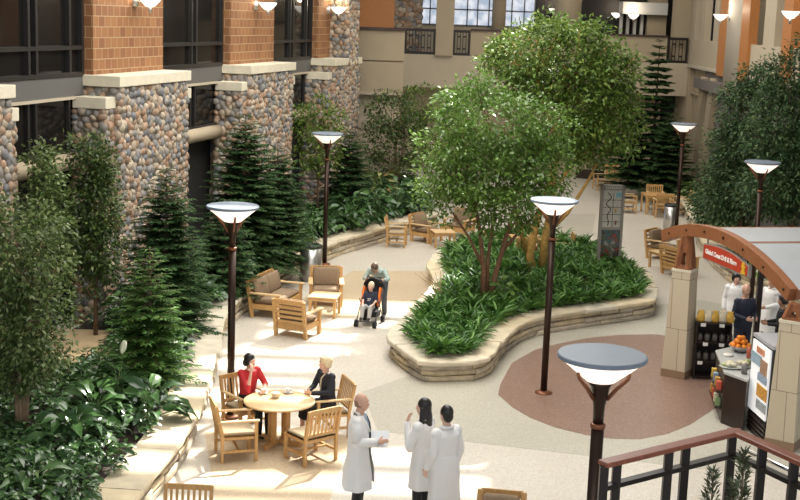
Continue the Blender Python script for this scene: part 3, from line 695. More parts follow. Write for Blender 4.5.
# --- dining set in the sun
TC = P(279.5, 400, .74); TC.z = 0
t = thing('round_dining_table', 'round wooden dining table with cups between the two seated women', 'table', TC)
MB().lathe([(0, .70), (.54, .70), (.59, .712), (.59, .733), (.578, .74), (0, .74)], n=48).build('table_top', TEAKL, t)
a = MB(); a2 = MB()
for k in range(4):
    an = PI / 4 + k * PI / 2 + .35; c, s = math.cos(an), math.sin(an)
    MB().beam((c * .17, s * .17, .04), (c * .17, s * .17, .70), .10, .035, up=(c, s, 0)).build('leg', TEAK, t, bevel=.006)
    a.beam((0, 0, .05), (c * .42, s * .42, .045), .07, .07); a2.beam((0, 0, .67), (c * .45, s * .45, .67), .05, .06)
    a.bb((c * .40 - .03, s * .40 - .03, 0), (c * .40 + .03, s * .40 + .03, .03))
a.build('base', TEAK, t); a2.build('top_brace', TEAK, t)
PORC = mat('porcelain', (.82, .80, .76), .2)
def cup(px, py, label):
    p = P(px, py, .74); t = thing('coffee_cup', label, 'cup', p, random.uniform(0, 6), 'cups on the round table')
    MB().lathe([(.03, .008), (.075, .012), (.085, .022), (.03, .012), (0, .012)], n=24).build('saucer', PORC, t)
    MB().lathe([(0, .014), (.028, .014), (.04, .04), (.046, .085), (.041, .085), (.03, .03), (0, .025)], n=20).build('cup', PORC, t)
    MB().tube([(.042, 0, .07), (.07, 0, .065), (.066, 0, .04), (.038, 0, .032)], .006, 6).build('handle', PORC, t)
cup(263.5, 393.5, 'white cup and saucer before the woman in red'); cup(288.5, 393, 'white cup and saucer before the woman in the black jacket')
t = thing('sugar_bowl', 'small ribbed cream bowl in the middle of the round table', 'bowl', P(276, 397.5, .74))
MB().lathe([(0, .002), (.055, .002), (.075, .03), (.085, .085), (.078, .085), (.06, .02), (0, .015)], n=14, smooth=False).build('bowl', mat('cream_ceramic', (.6, .52, .38), .4), t)
MB().lathe([(0, .05), (.074, .062), (.05, .085), (0, .095)], n=14).build('sugar_packets', mat('packets', (.75, .72, .66), .7, var=.3, nscale=60), t)
def at(o, px, py, z, tgt=None, rz=None):
    p = P(px, py, z); p.z = 0; o.location = p; o.rotation_euler = (0, 0, face(p, tgt) if tgt is not None else rz); return o
g4 = 'chairs of the round dining table'
ch = dining_chair(True, 'empty wooden armchair at the round table nearest the left planter wall', g4); at(ch, 236, 429, .45, rz=math.radians(-72))
c2 = dining_chair(False, 'empty slat back chair without arms on the near side of the round table', g4); at(c2, 311, 432, .45, rz=math.radians(40))
c3 = dup(ch, (0, 0, 0), 0, 'wooden armchair the woman in red sits on'); pw = P(247, 405, .45); pw.z = 0; c3.location = pw; c3.rotation_euler = (0, 0, math.radians(-140))
c4 = dup(ch, (0, 0, 0), 0, 'wooden armchair the older woman in the black jacket sits on'); pe = P(328, 408, .45); pe.z = 0; c4.location = pe; c4.rotation_euler = (0, 0, math.radians(112))
dup(ch, P(183, 497, .9).xy.to_3d(), math.radians(178), 'slat back chair cut off by the bottom edge beside the planter wall')
c5 = lounge_chair('cushioned wooden chair cut off by the bottom edge right of the coated doctors', .66); c5.location = P(500, 503, .86).xy.to_3d(); c5.rotation_euler = (0, 0, math.radians(172))
# --- lounge group
gl = 'lounge seats with taupe cushions'
set_ = lounge_chair('wooden two seat settee with taupe cushions along the left planter wall', 1.6, gl, 2, name='settee', cat='sofa'); at(set_, 277, 296, .38, rz=math.radians(-106))
la = lounge_chair('lounge armchair with its slatted back to the viewer facing the small square table', .82, gl); at(la, 298, 317, .40, rz=math.radians(-24))
lb_ = dup(la, (0, 0, 0), 0, 'lounge armchair behind the small square table beside the steel bin', gl); at(lb_, 326, 288, .40, rz=math.radians(-176))
st = side_table('small square wooden table in the sunlit lounge group', .68, .68, .5); at(st, 325, 294.5, .5, rz=math.radians(-8))
# --- back group near the left planter
gb_ = 'wooden seats at the far end of the left planter'
s1c = dup(ch, (0, 0, 0), 0, 'small wooden chair seen side on next to the far lounge chairs', gb_); at(s1c, 397, 232, .45, rz=math.radians(-95))
s2c = dup(la, (0, 0, 0), 0, 'lounge armchair with taupe cushions right behind the small wooden chair', gb_); at(s2c, 427, 229, .40, rz=math.radians(-125))
s3c = dup(la, (0, 0, 0), 0, 'lounge armchair mostly hidden behind the leafy island tree', gb_); at(s3c, 459, 224, .40, rz=math.radians(150))
st2 = dup(st, (0, 0, 0), 0, 'small wooden table at the back of the island between lounge armchairs'); at(st2, 443, 232, .46, rz=.2)
# --- table behind the island tree
T2 = side_table('square wooden dining table seen behind the yellow trunks of the island', .95, .95, .74, top=TEAK); at(T2, 527, 237, .74, rz=.1); q2 = T2.location
gi = 'chairs around the table behind the island'
for dx, dy, r, lb in ((0, .95, 180, 'chair on the far side of the table behind the island'), (-.9, 0, -90, 'chair at the table behind the island below the leafy crown'), (1.0, -.15, 90, 'chair at the table behind the island beside the nearest lamp pole'), (-.1, -.95, 0, 'chair on the near side of the table behind the island trunks')):
    dup(ch, (q2.x + dx, q2.y + dy, 0), math.radians(r), lb, gi)
# --- far right dining set
T3 = dup(T2, (0, 0, 0), 0, 'square wooden dining table beside the far trash can'); at(T3, 656, 194, .74, rz=.05); q3 = T3.location
gr = 'chairs of the far dining set'
for dx, dy, r, lb in ((-1.05, 0, -90, 'far wooden chair seen side on at the near end of the far dining set'), (0.1, -.95, 0, 'far wooden chair with its back to the viewer at the far dining set'), (.95, -.3, 90, 'far wooden chair directly behind the far lamp pole'), (.2, 1.0, 180, 'far wooden chair against the right planter wall')):
    dup(ch, (q3.x + dx, q3.y + dy, 0), math.radians(r), lb, gr)
gq = 'chairs by the far left end of the right planter'
for x, y, r, lb in ((611, 187, 170, 'far wooden chair standing just above the mosaic totem'), (601, 190, 100, 'far wooden chair partly hidden by the big green tree')):
    o = dup(ch, (0, 0, 0), 0, lb, gq); at(o, x, y, 0, rz=math.radians(r))
# --- lounge set by the kiosk
gk = 'lounge chairs by the deli kiosk'
k1 = dup(la, (0, 0, 0), 0, 'lounge armchair farther along the aisle behind the kiosk beam', gk); at(k1, 663, 246, .38, rz=math.radians(-130))
k2 = dup(la, (0, 0, 0), 0, 'lounge armchair tucked behind the tiled kiosk pedestal', gk); at(k2, 680, 262, .38, rz=math.radians(-60))
k3 = dup(st, (0, 0, 0), 0, 'small wooden table between the lounge chairs by the kiosk'); at(k3, 665, 251.5, .5, rz=.5)
# ================================================================ BINS
def bin_(px, py, label, r=.25, h=.86):
    t = thing('trash_can', label, 'bin', P(px, py), 0, 'steel bins')
    MB().lathe([(r * .94, 0), (r * .94, .04), (r, .05), (r, h - .08)], n=28).build('body', STEEL, t)
    MB().lathe([(r * 1.02, h - .08), (r * 1.02, h - .03), (r * .8, h), (r * .55, h), (r * .5, h - .1), (0, h - .1)], n=28).build('lid', BLACK, t, label='black open lid')
bin_(310.5, 280, 'steel trash can at the left planter wall by the settee', .30, .98); bin_(670, 229, 'steel trash can in front of the far lamp post', .25, .9)
# ================================================================ TOTEM
def mosaic(name, cols, scale):
    m = bpy.data.materials.new(name); m.use_nodes = True; N = m.node_tree.nodes; L = m.node_tree.links; tc = N.new('ShaderNodeTexCoord'); v = N.new('ShaderNodeTexVoronoi'); v.inputs['Scale'].default_value = scale
    L.new(tc.outputs['Object'], v.inputs['Vector']); sp = N.new('ShaderNodeSeparateColor'); L.new(v.outputs['Color'], sp.inputs[0]); r = N.new('ShaderNodeValToRGB'); r.color_ramp.interpolation = 'CONSTANT'
    while len(r.color_ramp.elements) < len(cols): r.color_ramp.elements.new(.5)
    for i, c in enumerate(cols): r.color_ramp.elements[i].position = i / len(cols); r.color_ramp.elements[i].color = (*c, 1)
    L.new(sp.outputs[0], r.inputs[0])
    e = N.new('ShaderNodeTexVoronoi'); e.feature = 'DISTANCE_TO_EDGE'; e.inputs['Scale'].default_value = scale; L.new(tc.outputs['Object'], e.inputs['Vector']); lt = N.new('ShaderNodeMath'); lt.operation = 'GREATER_THAN'; lt.inputs[1].default_value = .05; L.new(e.outputs['Distance'], lt.inputs[0])
    mx = N.new('ShaderNodeMix'); mx.data_type = 'RGBA'; mx.inputs[6].default_value = (.05, .045, .04, 1); L.new(lt.outputs[0], mx.inputs[0]); L.new(r.outputs[0], mx.inputs[7])
    L.new(mx.outputs[2], N['Principled BSDF'].inputs['Base Color']); N['Principled BSDF'].inputs['Roughness'].default_value = .2; return m
TP = P(607, 282); TP.z = 0
t = thing('mosaic_totem', 'tall narrow totem with stained glass mosaic panels in the island planter', 'sign', (TP.x, TP.y, IZ - .06), .15)
TG = mat('totem_frame', (.27, .245, .21), .5)
m = MB()
for x in (-.30, .30): m.bb((x - .035, -.06, 0), (x + .035, .06, 2.32))
m.bb((-.335, -.06, 2.18), (.335, .06, 2.32)); m.bb((-.30, -.05, 1.08), (.30, .05, 1.15)); m.bb((-.30, -.05, .04), (.30, .05, .1)); m.build('frame', TG, t)
MB().bb((-.27, -.015, 1.15), (.27, .015, 2.18)).build('upper_panel', mat('pale_art_glass', (.50, .47, .40), .25, var=.1, nscale=6), t, label='pale glass panel')
MB().bb((-.27, -.015, .1), (.27, .015, 1.08)).build('mosaic_panel', mosaic('stained_glass', [(.22, .045, .03), (.07, .05, .045), (.07, .11, .06), (.10, .11, .15), (.14, .12, .09), (.05, .11, .11), (.16, .08, .04), (.24, .23, .21)], 9.5), t, label='dark multicoloured glass mosaic')
m = MB()
for z in (1.3, 1.5, 1.7, 1.9): m.bb((-.26, -.022, z), (.26, -.016, z + .012))
pts = [(-.10 + .07 * math.sin(k * .9) * (1 if k > 6 else .3), -.022, 1.2 + k * .05) for k in range(19)]
m.tube(pts, .012, 5); m.bb((.02, -.022, 1.15), (.032, -.016, 2.1)); m.build('lead_lines', DARKM, t)
m = MB(); m.bb((.10, -.024, 1.98), (.25, -.016, 2.12)); m.build('blue_glass', mat('blue_glass', (.2, .40, .46), .2), t)
MB().lathe([(0, -.004), (.07, -.004), (.07, .004), (0, .004)], n=6).build('amber_glass', mat('amber_glass', (.5, .34, .10), .3), t, (.12, -.02, 1.62)).rotation_euler = (PI / 2, 0, .4)
MB().lathe([(0, -.004), (.08, -.004), (.08, .004), (0, .004)], n=5).build('red_glass', mat('red_glass', (.24, .05, .035), .3), t, (.14, -.02, 1.28)).rotation_euler = (PI / 2, 0, .9)
m = MB()
for i, x in enumerate(np.linspace(-.2, .2, 8)): m.bb((x - .016, -.066, 2.22), (x + .012, -.06, 2.28))
m.build('header_lettering', mat('pale_letters', (.5, .48, .44), .5), t)
# ================================================================ DELI KIOSK
KA = P(677, 375.5); KB = P(783, 446); KA.z = KB.z = 0
ku = (KB - KA); KL = ku.length; ku.normalize(); kv = Vector((-ku.y, ku.x, 0)); ka = math.atan2(-ku.x, ku.y)   # kv points away to the right
kiosk = thing('deli_kiosk', 'open deli kiosk with an arched timber beam on two tiled pedestals and a pale roof', 'kiosk', KA)
TILE = brick_mat('pedestal_tile', (.56, .47, .33), (.53, .44, .31), (.24, .18, .12), .36, 1.02, .007); PBASE = mat('pedestal_base', (.27, .17, .10), .5)
def pedestal(p, rz, zt_):
    q = p - KA; o = MB(); o.box((0, 0, 1.18), (.50, .50, 2.04), 0, 0, None, .78); o = o.build('pedestal', TILE, kiosk, q, rz, bevel=.01)
    MB().box((0, 0, .08), (.51, .51, .16)).build('plinth', PBASE, o); MB().box((0, 0, 2.215), (.41, .41, .05)).build('cap', LIME, o)
    m = MB()
    for sx in (-1, 1):
        for sy in (-1, 1): m.beam((sx * .13, sy * .13, 2.24), (sx * .055, sy * .055, zt_), .085, .085)
    m.box((0, 0, 2.262), (.34, .34, .05)); m.bb((-.09, -.09, (2.24 + zt_) / 2), (.09, .09, zt_)); m.build('timber_bracket', TIMBER, o)
pedestal(KA, math.radians(-34), 2.9); pedestal(KB, math.radians(-34), 2.5)
zarc = lambda s: 3.03 - .071 * (s - 1.45) ** 2
def arch(off, w, h, name, s0=-1.05, s1=4.17, dz=0.0, mt=TIMBER):
    m = MB(); n = 26; vs = []
    for i in range(n + 1):
        s = s0 + (s1 - s0) * i / n; z = zarc(s) + dz; sl = -.142 * (s - 1.45); nn = Vector((-ku.x * sl, -ku.y * sl, 1)).normalized()
        c = ku * s + Vector((0, 0, z)) + kv * off
        for a, b in ((-1, 0), (1, 0), (1, 1), (-1, 1)): vs.append(c + kv * (a * w / 2) + nn * (b * h))
    fs = [(3, 2, 1, 0), tuple(4 * n + j for j in range(4))]
    for i in range(n):
        for j in range(4): fs.append((4 * i + j, 4 * i + (j + 1) % 4, 4 * i + 4 + (j + 1) % 4, 4 * i + 4 + j))
    return m.add(vs, fs).build(name, mt, kiosk, bevel=.01)
arch(0, .16, .25, 'arched_beam'); arch(4.6, .16, .25, 'arched_beam')
ROOFM = mat('frosted_roof', (.36, .375, .39), .35, var=.06, nscale=1.2)
def roofpanel(s0, s1, o0, o1):
    m = MB(); n = 8; vs = []
    for i in range(n + 1):
        s = s0 + (s1 - s0) * i / n; c = ku * s + Vector((0, 0, zarc(s) + .19))
        for o, dz in ((o0, 0), (o1, 0), (o1, .03), (o0, .03)): vs.append(c + kv * o + Vector((0, 0, dz)))
    fs = [(3, 2, 1, 0), tuple(4 * n + j for j in range(4))]
    for i in range(n):
        for j in range(4): fs.append((4 * i + j, 4 * i + (j + 1) % 4, 4 * i + 4 + (j + 1) % 4, 4 * i + 4 + j))
    m.add(vs, fs).build('roof_panel', ROOFM, kiosk)
for s0, s1 in ((1.0, 2.3), (2.4, 4.2)):
    for o0, o1 in ((.1, 2.3), (2.36, 4.5)): roofpanel(s0, s1, o0, o1)
for s in (.95, 2.35, 4.2):
    MB().beam(ku * s + kv * .05 + Vector((0, 0, zarc(s) + .14)), ku * s + kv * 4.6 + Vector((0, 0, zarc(s) + .14)), .12, .16).build('purlin', TIMBER, kiosk)
for s, o in ((-1.0, 2.22), (-.6, 4.6), (4.0, 4.6)):
    z = zarc(s) + .12; b = ku * s + kv * o; MB().beam((b.x, b.y, 0), (b.x, b.y, z), .11, .11, up=(0, 1, 0)).build('post', DKBR, kiosk, label='dark square post')
m = MB()
for s in (-.7, .1, .9, 1.7, 2.5, 3.3, 4.05): m.tube([ku * s - kv * .085 + Vector((0, 0, zarc(s) + .135)), ku * s - kv * .10 + Vector((0, 0, zarc(s) + .135))], .025, 8)
m.build('bolts', BRONZE, kiosk)
def text_obj(cu, name, par):
    o = bpy.data.objects.new(name, cu); COL.objects.link(o); me = bpy.data.meshes.new_from_object(o.evaluated_get(bpy.context.evaluated_depsgraph_get())); bpy.data.objects.remove(o)
    me.materials.clear(); me.materials.append(mat('white_letters', (.85, .82, .76), .5)); return obj_me(name, me, par)
# hanging sign (local: x along the beam, z up), faces the aisle
sg = thing('hanging_deli_sign', 'red hanging sign with white lettering and a yellow emblem under the timber arch', 'sign', KA + ku * .84 - kv * .02 + Vector((0, 0, 0)), ka - PI / 2 if False else math.atan2(ku.y, ku.x))
m = MB(); sw = 1.88; n = 14
top = lambda x: 2.965 - .11 * (x - .75) ** 2 ; bot = lambda x: 2.605
def signplate(x0, x1, y0, y1, ins):
    vs = []
    for i in range(n + 1):
        x = x0 + (x1 - x0) * i / n
        vs += [(x, y0, bot(x) + ins), (x, y1, bot(x) + ins), (x, y1, top(x) - ins), (x, y0, top(x) - ins)]
    fs = [(0, 1, 2, 3), (4 * n + 3, 4 * n + 2, 4 * n + 1, 4 * n)]
    for i in range(n):
        for j in range(4): fs.append((4 * i + j, 4 * i + 4 + j, 4 * i + 4 + (j + 1) % 4, 4 * i + (j + 1) % 4))
    return MB().add(vs, fs)
signplate(0, sw, -.03, .03, 0).build('sign_frame', mat('sign_frame', (.30, .27, .24), .5), sg)
signplate(.04, sw - .04, -.04, .04, .03).build('red_panel', mat('sign_red', (.42, .04, .015), .5), sg)
for sy, rz in ((-.045, 0),):
    cu = bpy.data.curves.new('lettering', 'FONT'); cu.body = 'Global Coast Deli & More'; cu.size = .122; cu.extrude = .003; cu.align_x = 'CENTER'; cu.align_y = 'CENTER'; cu.offset = .004
    cu.materials.append(mat('white_letters', (.85, .82, .76), .5)); o = text_obj(cu, 'lettering', sg); o.location = (.78, sy, 2.775); o.rotation_euler = (PI / 2, 0, rz)
m = MB(); YEL = mat('sign_yellow', (.72, .42, .03), .5)
for x, z, w, h in ((0, .085, .09, .04), (0, .03, .14, .05), (.0, -.03, .10, .05), (0, -.085, .16, .045)): m.bb((x - w / 2, -.052, z - h / 2), (x + w / 2, -.041, z + h / 2))
m.build('emblem', YEL, sg, (1.70, 0, 2.745))
m = MB()
for x in (.12, sw - .12): m.tube([(x, 0, top(x)), (x, 0, zarc(.78 + x) + .02)], .012, 6)
m.build('hanger', DARKM, sg)
# counter
cz = .98; cp = [P(715.5, 350, cz), P(724, 371.5, cz), P(748, 380, cz), P(756, 362, cz), P(738, 345, cz)]
cc = sum((Vector(p[:2]) for p in cp), Vector((0, 0))) / 5
t = thing('service_counter', 'dark wood service counter with a pale grey stone top at the kiosk', 'counter')
MB().prism([tuple(p[:2]) for p in cp], cz - .05, cz).build('counter_top', mat('grey_stone_top', (.42, .42, .40), .3, var=.1, nscale=30), t, bevel=.008)
MB().prism([tuple(cc + (Vector(p[:2]) - cc) * .93) for p in cp], .0, cz - .05).build('cabinet', DKBR, t)
a, b = Vector(cp[0][:2]), Vector(cp[1][:2]); dn = (b - a).normalized(); nn = Vector((dn.y, -dn.x)); nn = nn if nn.dot(a - cc) > 0 else -nn
for z in (.25, .55): MB().beam((*(a.lerp(b, .15) - nn * .02), z), (*(a.lerp(b, .9) - nn * .02), z), .22, .025).build('shelf', DKBR, t)
PK = [mat('pack_%d' % i, c, .5) for i, c in enumerate([(.55, .30, .06), (.5, .08, .04), (.65, .58, .42), (.20, .28, .12), (.68, .45, .08), (.24, .33, .42)])]
k = 0
for z in (.2625, .5625):
    for f in (.25, .45, .65, .82):
        p = a.lerp(b, f) + nn * .035; tag(MB().box((0, 0, .08), (.11, .09, .16), math.atan2(dn.y, dn.x)).build('snack_box', PK[k % 6], None, (p.x, p.y, z), bevel=.006), 'small snack packet on the open side shelf of the service counter', 'packet', 'snack packets on the counter side shelf'); k += 1
# fruit bowl / flowers
fp_ = P(740, 351.5, cz); t = thing('fruit_bowl', 'bowl piled with oranges at the back of the service counter', 'bowl', fp_)
MB().lathe([(0, .002), (.10, .002), (.20, .09), (.22, .12), (.205, .12), (.10, .02), (0, .02)], n=24).build('bowl', mat('clear_bowl', (.35, .34, .32), .2), t)
orm = mat('orange_fruit', (.80, .24, .012), .5, bump=.1, nscale=60)
oo = None
for i in range(16):
    lv = 0 if i < 9 else (1 if i < 14 else 2); n_ = (9, 5, 2)[lv]; j = i - (0, 9, 14)[lv]; a_ = 2 * PI * j / n_; r_ = (.155, .085, .035)[lv]
    o = tag(MB().ell((0, 0, 0), (.05, .05, .048), None, 12, 8).build('orange', orm) if oo is None else oo.copy(), 'orange in the pile in the counter bowl', 'fruit', 'oranges in the bowl')
    if oo is None: oo = o
    else: COL.objects.link(o)
    o.location = fp_ + Vector((r_ * math.cos(a_), r_ * math.sin(a_), (.125, .20, .27)[lv]))
t = thing('salad_platter', 'oval platter of wrapped sandwiches at the near end of the counter', 'platter', P(735, 367, cz), .4)
MB().lathe([(0, .0), (.24, .0), (.32, .03), (.30, .035), (0, .012)], n=28, sy=.7).build('platter', mat('glass_platter', (.45, .46, .42), .15), t)
m = MB()
for i in range(9): m.ell((random.uniform(-.2, .2), random.uniform(-.12, .12), .05 + random.uniform(0, .04)), (.075, .05, .035), Matrix.Rotation(random.uniform(0, 3), 3, 'Z'), 8, 5)
m.build('wraps_pile', mat('wraps', (.62, .58, .40), .6, island=[(.66, .62, .46), (.5, .52, .25), (.7, .6, .42)]), t)
for i, (x, y, c, r_, h_, lb) in enumerate([(744, 374, (.16, .15, .14), .05, .2, 'dark canister at the front edge of the counter'), (747, 366, (.30, .34, .12), .07, .13, 'small green tub on the counter'), (749, 358, (.5, .12, .06), .05, .22, 'red bottle on the counter beside the display case'), (728, 356, (.66, .62, .55), .09, .05, 'white plate on the counter left of the oranges')]):
    tag(MB().lathe([(0, 0), (r_, 0), (r_ * 1.05, h_ * .7), (r_ * .7, h_ * .92), (0, h_)], n=18).build(('canister', 'tub', 'bottle', 'plate')[i], mat('cn%d' % i, c, .4), None, P(x, y, cz)), lb, ('canister', 'tub', 'bottle', 'plate')[i])
# display case
dA = P(745.5, 428); dB = P(764, 446); dA.z = dB.z = 0; du = (dB - dA); DW = du.length; du.normalize(); da = math.atan2(du.y, du.x)
t = thing('refrigerated_display', 'tall black refrigerated display case with a bright front beside the kiosk pedestal', 'display case', dA, da)
MB().bb((0, .02, 0), (DW, .72, 1.72)).build('cabinet', BLACK, t, bevel=.012); MB().bb((-.01, 0, 1.7), (DW + .01, .73, 1.76)).build('top_panel', mat('grey_top', (.42, .42, .44), .35), t)
MB().bb((.04, -.012, .42), (DW - .06, .02, 1.66)).build('lit_panel', mat('lit_white', (.8, .8, .78), .3, emis=(.95, .97, 1), estr=.35), t, label='bright white lit front')
for i, (x, z, w, h, c) in enumerate([(.36, 1.54, .3, .11, (.6, .25, .14)), (.22, 1.36, .42, .2, (.30, .42, .50)), (.52, 1.30, .26, .25, (.36, .22, .14)), (.50, 1.10, .36, .14, (.27, .35, .45)), (.52, .86, .38, .22, (.60, .30, .06)), (.53, .62, .36, .16, (.35, .38, .40))]):
    x = x * DW / .75; w = w * DW / .75
    MB().bb((x - w / 2, -.022, z - h / 2), (x + w / 2, -.008, z + h / 2)).build('product_picture', mat('pic%d' % i, c, .4, var=.35, nscale=26), t)
m = MB()
for z in (.06, .14, .22, .30): m.bb((.05, -.01, z), (DW - .05, .02, z + .04))
m.build('vent_grille', DKBR, t)
# shelf unit with bags and jars
sA = P(692.5, 379); sB = P(728, 381); sA.z = sB.z = 0; su = sB - sA; SW = su.length; sa = math.atan2(su.y, su.x)
t = thing('retail_shelf', 'dark open shelf unit with jars and bags beside the far kiosk pedestal', 'shelf', sA, sa)
m = MB(); m.bb((0, .42, 0), (SW, .45, 1.15)); m.build('back_panel', DKBR, t)
for x in (0, SW - .03): MB().bb((x, 0, 0), (x + .03, .42, 1.15)).build('side_panel', DKBR, t)
for z in (.03, .36, .75, 1.15): MB().bb((0, 0, z), (SW, .45, z + .03)).build('shelf', DKBR, t)
Mz = Matrix.Translation(sA) @ Matrix.Rotation(sa, 4, 'Z')
bagm = [mat('yellow_bag', (.62, .36, .05), .5, var=.25, nscale=14), mat('cream_bag', (.62, .55, .38), .6, var=.2, nscale=14)]
for i in range(5):
    o = MB().loft([((0, 0, 0), .075, .05), ((0, 0, .05), .085, .06), ((0, 0, .15), .075, .05), ((0, 0, .19), .05, .012), ((0, 0, .235), .07, .008)], 14).build('snack_bag', bagm[i % 2 if i else 0], None, Mz @ Vector((.09 + .145 * i, .12, 1.18)), sa + random.uniform(-.3, .3))
    tag(o, ['yellow snack bag at the pedestal end of the retail shelf top', 'cream snack bag next to the end bag on the retail shelf top', 'yellow snack bag in the middle of the front row on the retail shelf top', 'cream snack bag right of the middle bag on the retail shelf top', 'yellow snack bag at the jar end of the retail shelf top'][i], 'bag', 'bags on the retail shelf')
jg = mat('jar_glass', (.40, .38, .30), .15); jd = mat('jar_dark', (.10, .085, .07), .2)
def jar(x, y, z, m_, lb, g):
    t = thing('jar', lb, 'jar', Mz @ Vector((x, y, z)), 0, g); MB().lathe([(0, 0), (.055, 0), (.06, .02), (.06, .12), (.045, .15), (0, .15)], n=16).build('body', m_, t); MB().lathe([(.048, .15), (.05, .18), (0, .18)], n=16).build('lid', STEEL if m_ is jg else BLACK, t)
for i in range(5): jar(.10 + .145 * i, .33, 1.18, jg, 'glass jar in the back row on top of the retail shelf', 'jars on the shelf top')
for zi, z in enumerate((.39, .78)):
    for i in range(5): jar(.10 + .15 * i, .15, z, jd, ('dark jar on the lower shelf of the retail unit', 'dark jar on the upper inner shelf of the retail unit')[zi], ('jars on the lower shelf', 'jars on the inner shelf')[zi])
tc_ = mat('price_card', (.75, .72, .66), .6)
for i, (x, z) in enumerate(((.13, 1.135), (.2, .735), (.52, .735), (.12, .345), (.5, 1.135))):
    tag(MB().bb((-.05, -.012, -.03), (.05, -.002, .04)).build('price_card', tc_, None, Mz @ Vector((x, 0, z)), sa), 'white price card clipped to a shelf edge of the retail unit', 'card', 'price cards')
# ================================================================ FOREGROUND RAILING
RZ = 3.6; rc = P(735, 432, RZ); ra_ = P(603, 464, RZ); rd_ = P(835, 477, RZ); LD = 2.45
t = thing('guard_railing', 'brown wood topped guard railing with dark metal posts in the bottom corner', 'railing', (rc.x, rc.y, LD))
d1 = (ra_ - rc); d2_ = (rd_ - rc); zt = RZ - LD
m = MB(); m.beam((d1.x, d1.y, zt), (0, 0, zt), .115, .042); m.beam((0, 0, zt), (d2_.x, d2_.y, zt), .115, .042); m.bb((-.0575, -.0575, zt - .021), (.0575, .0575, zt + .0215)); m.build('handrail', RAILW, t, bevel=.008)
m = MB(); m.beam((d1.x, d1.y, zt - .2), (0, 0, zt - .2), .07, .04); m.beam((0, 0, zt - .2), (d2_.x, d2_.y, zt - .2), .07, .04); m.build('lower_rail', DARKM, t)
for d_, f, in ((d1, .99), (d1, .90), (d1, .52), (d1, .39), (d1, .02), (d2_, .30), (d2_, .62), (d2_, .97)):
    q = d_ * f; MB().bb((q.x - .034, q.y - .034, 0), (q.x + .034, q.y + .034, zt - .018)).build('post', DARKM, t, bevel=.004)
MB().tube([d2_ * .12 + Vector((.05, .12, zt - .16)), d2_ * 1.0 + Vector((.05, .12, zt - .16))], .02, 8).build('chrome_bar', CHROME, t)
struct(MB().prism([(rc.x + .3, rc.y + .2), (ra_.x - .3, ra_.y + .1), (ra_.x - .3, 6), (rd_.x + .5, 6), (rd_.x + .5, rd_.y)], LD - .2, LD).build('floor_landing', FLOORM))
# ================================================================ PLANTS
LF_FIC = leafmat('leaf_ficus', [(.12, .22, .035), (.16, .28, .05), (.09, .17, .03), (.20, .32, .08), (.13, .24, .045)], .26, .38, .7)
LF_FIC2 = leafmat('leaf_olive', [(.115, .195, .035), (.16, .25, .05), (.08, .145, .025), (.23, .30, .065), (.13, .20, .04)], .4, .35, .35)
LF_DK = leafmat('leaf_dark', [(.05, .09, .025), (.075, .13, .035), (.04, .07, .02), (.11, .17, .045), (.17, .22, .06)], .4, .25, .4)
LF_BLUE = leafmat('leaf_blue_green', [(.045, .09, .035), (.065, .125, .05), (.03, .06, .024), (.095, .165, .065), (.15, .22, .09)], .5, .3, .3)
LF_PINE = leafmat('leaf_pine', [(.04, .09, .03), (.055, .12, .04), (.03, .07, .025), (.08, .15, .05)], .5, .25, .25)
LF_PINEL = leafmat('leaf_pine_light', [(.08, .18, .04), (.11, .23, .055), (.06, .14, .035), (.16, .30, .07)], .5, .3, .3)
LF_BRD = leafmat('leaf_broad', [(.05, .11, .035), (.07, .15, .045), (.035, .08, .03), (.10, .19, .06), (.055, .12, .04)], .25, .15)
LF_FERN = leafmat('leaf_fern', [(.06, .16, .025), (.09, .21, .035), (.04, .11, .02), (.15, .30, .06)], .45, .25)
LF_LIME = leafmat('leaf_lime', [(.16, .30, .05), (.22, .36, .08), (.12, .24, .05)], .35, .3)
BARK = mat('bark_grey_brown', (.16, .105, .065), .85, var=.25, nscale=18, bump=.5); BARKR = mat('bark_red_brown', (.21, .105, .055), .8, var=.25, nscale=16, bump=.5); BARKY = mat('bark_yellow', (.46, .27, .07), .8, var=.3, nscale=14, bump=.6)
ZS = LZ - .06
def bedpt(px, py): p = P(px, py, ZS); return p
def pk(px, py, base, z0=ZS):   # pixel at the depth of base -> offset from base
    q = PY(px, py, base.y); return (q.x - base.x, 0.0, q.z - base.z)
def blob_px(base, L, ry=1.0):  # ellipsoids given as pixels (cx, cy, hw, hh, dy)
    out = []
    for cx, cy, hw, hh, dy in L:
        q = PY(cx, cy, base.y); s = base.y / FPX
        out.append((q.x - base.x, dy, q.z - base.z, hw * s, hw * s * ry, hh * s))
    return out
def at_depth(px, py, Y, z): q = PY(px, py, Y); return Vector((q.x, Y, z))
# near ficus at the far left
b = at_depth(22, 440, 18.9, ZS)
tree('ficus_tree', 'leafy ficus with a cluster of thin trunks nearest the viewer by the left edge', 'tree', b,
     [([(-.05, 0, 0), (-.06, 0, .5), (-.2, .05, 1.3), (-.15, 0, 2.2)], .05, .02), ([(.03, .03, 0), (.02, 0, .6), (.1, .02, 1.4), (.2, 0, 2.3)], .05, .02), ([(0, -.05, 0), (.0, -.05, .7), (-.02, -.06, 1.6)], .045, .02), ([(.08, 0, 0), (.09, .05, .7), (.28, .1, 1.5)], .035, .015)],
     blob_px(b, [(15, 250, 56, 58, 0), (32, 320, 48, 55, -.2), (0, 320, 42, 60, .1), (16, 368, 40, 22, 0)]), 720, 17, .16, .095, .05, LF_DK if False else leafmat('leaf_grey_green', [(.085, .14, .035), (.12, .18, .05), (.065, .10, .03), (.17, .23, .075), (.25, .29, .13)], .4, .25, .35), mat('bark_tan', (.34, .23, .14), .85, var=.25, nscale=18, bump=.5), nbr=40, lo=.3)
b = at_depth(46, 235, 24.2, ZS)
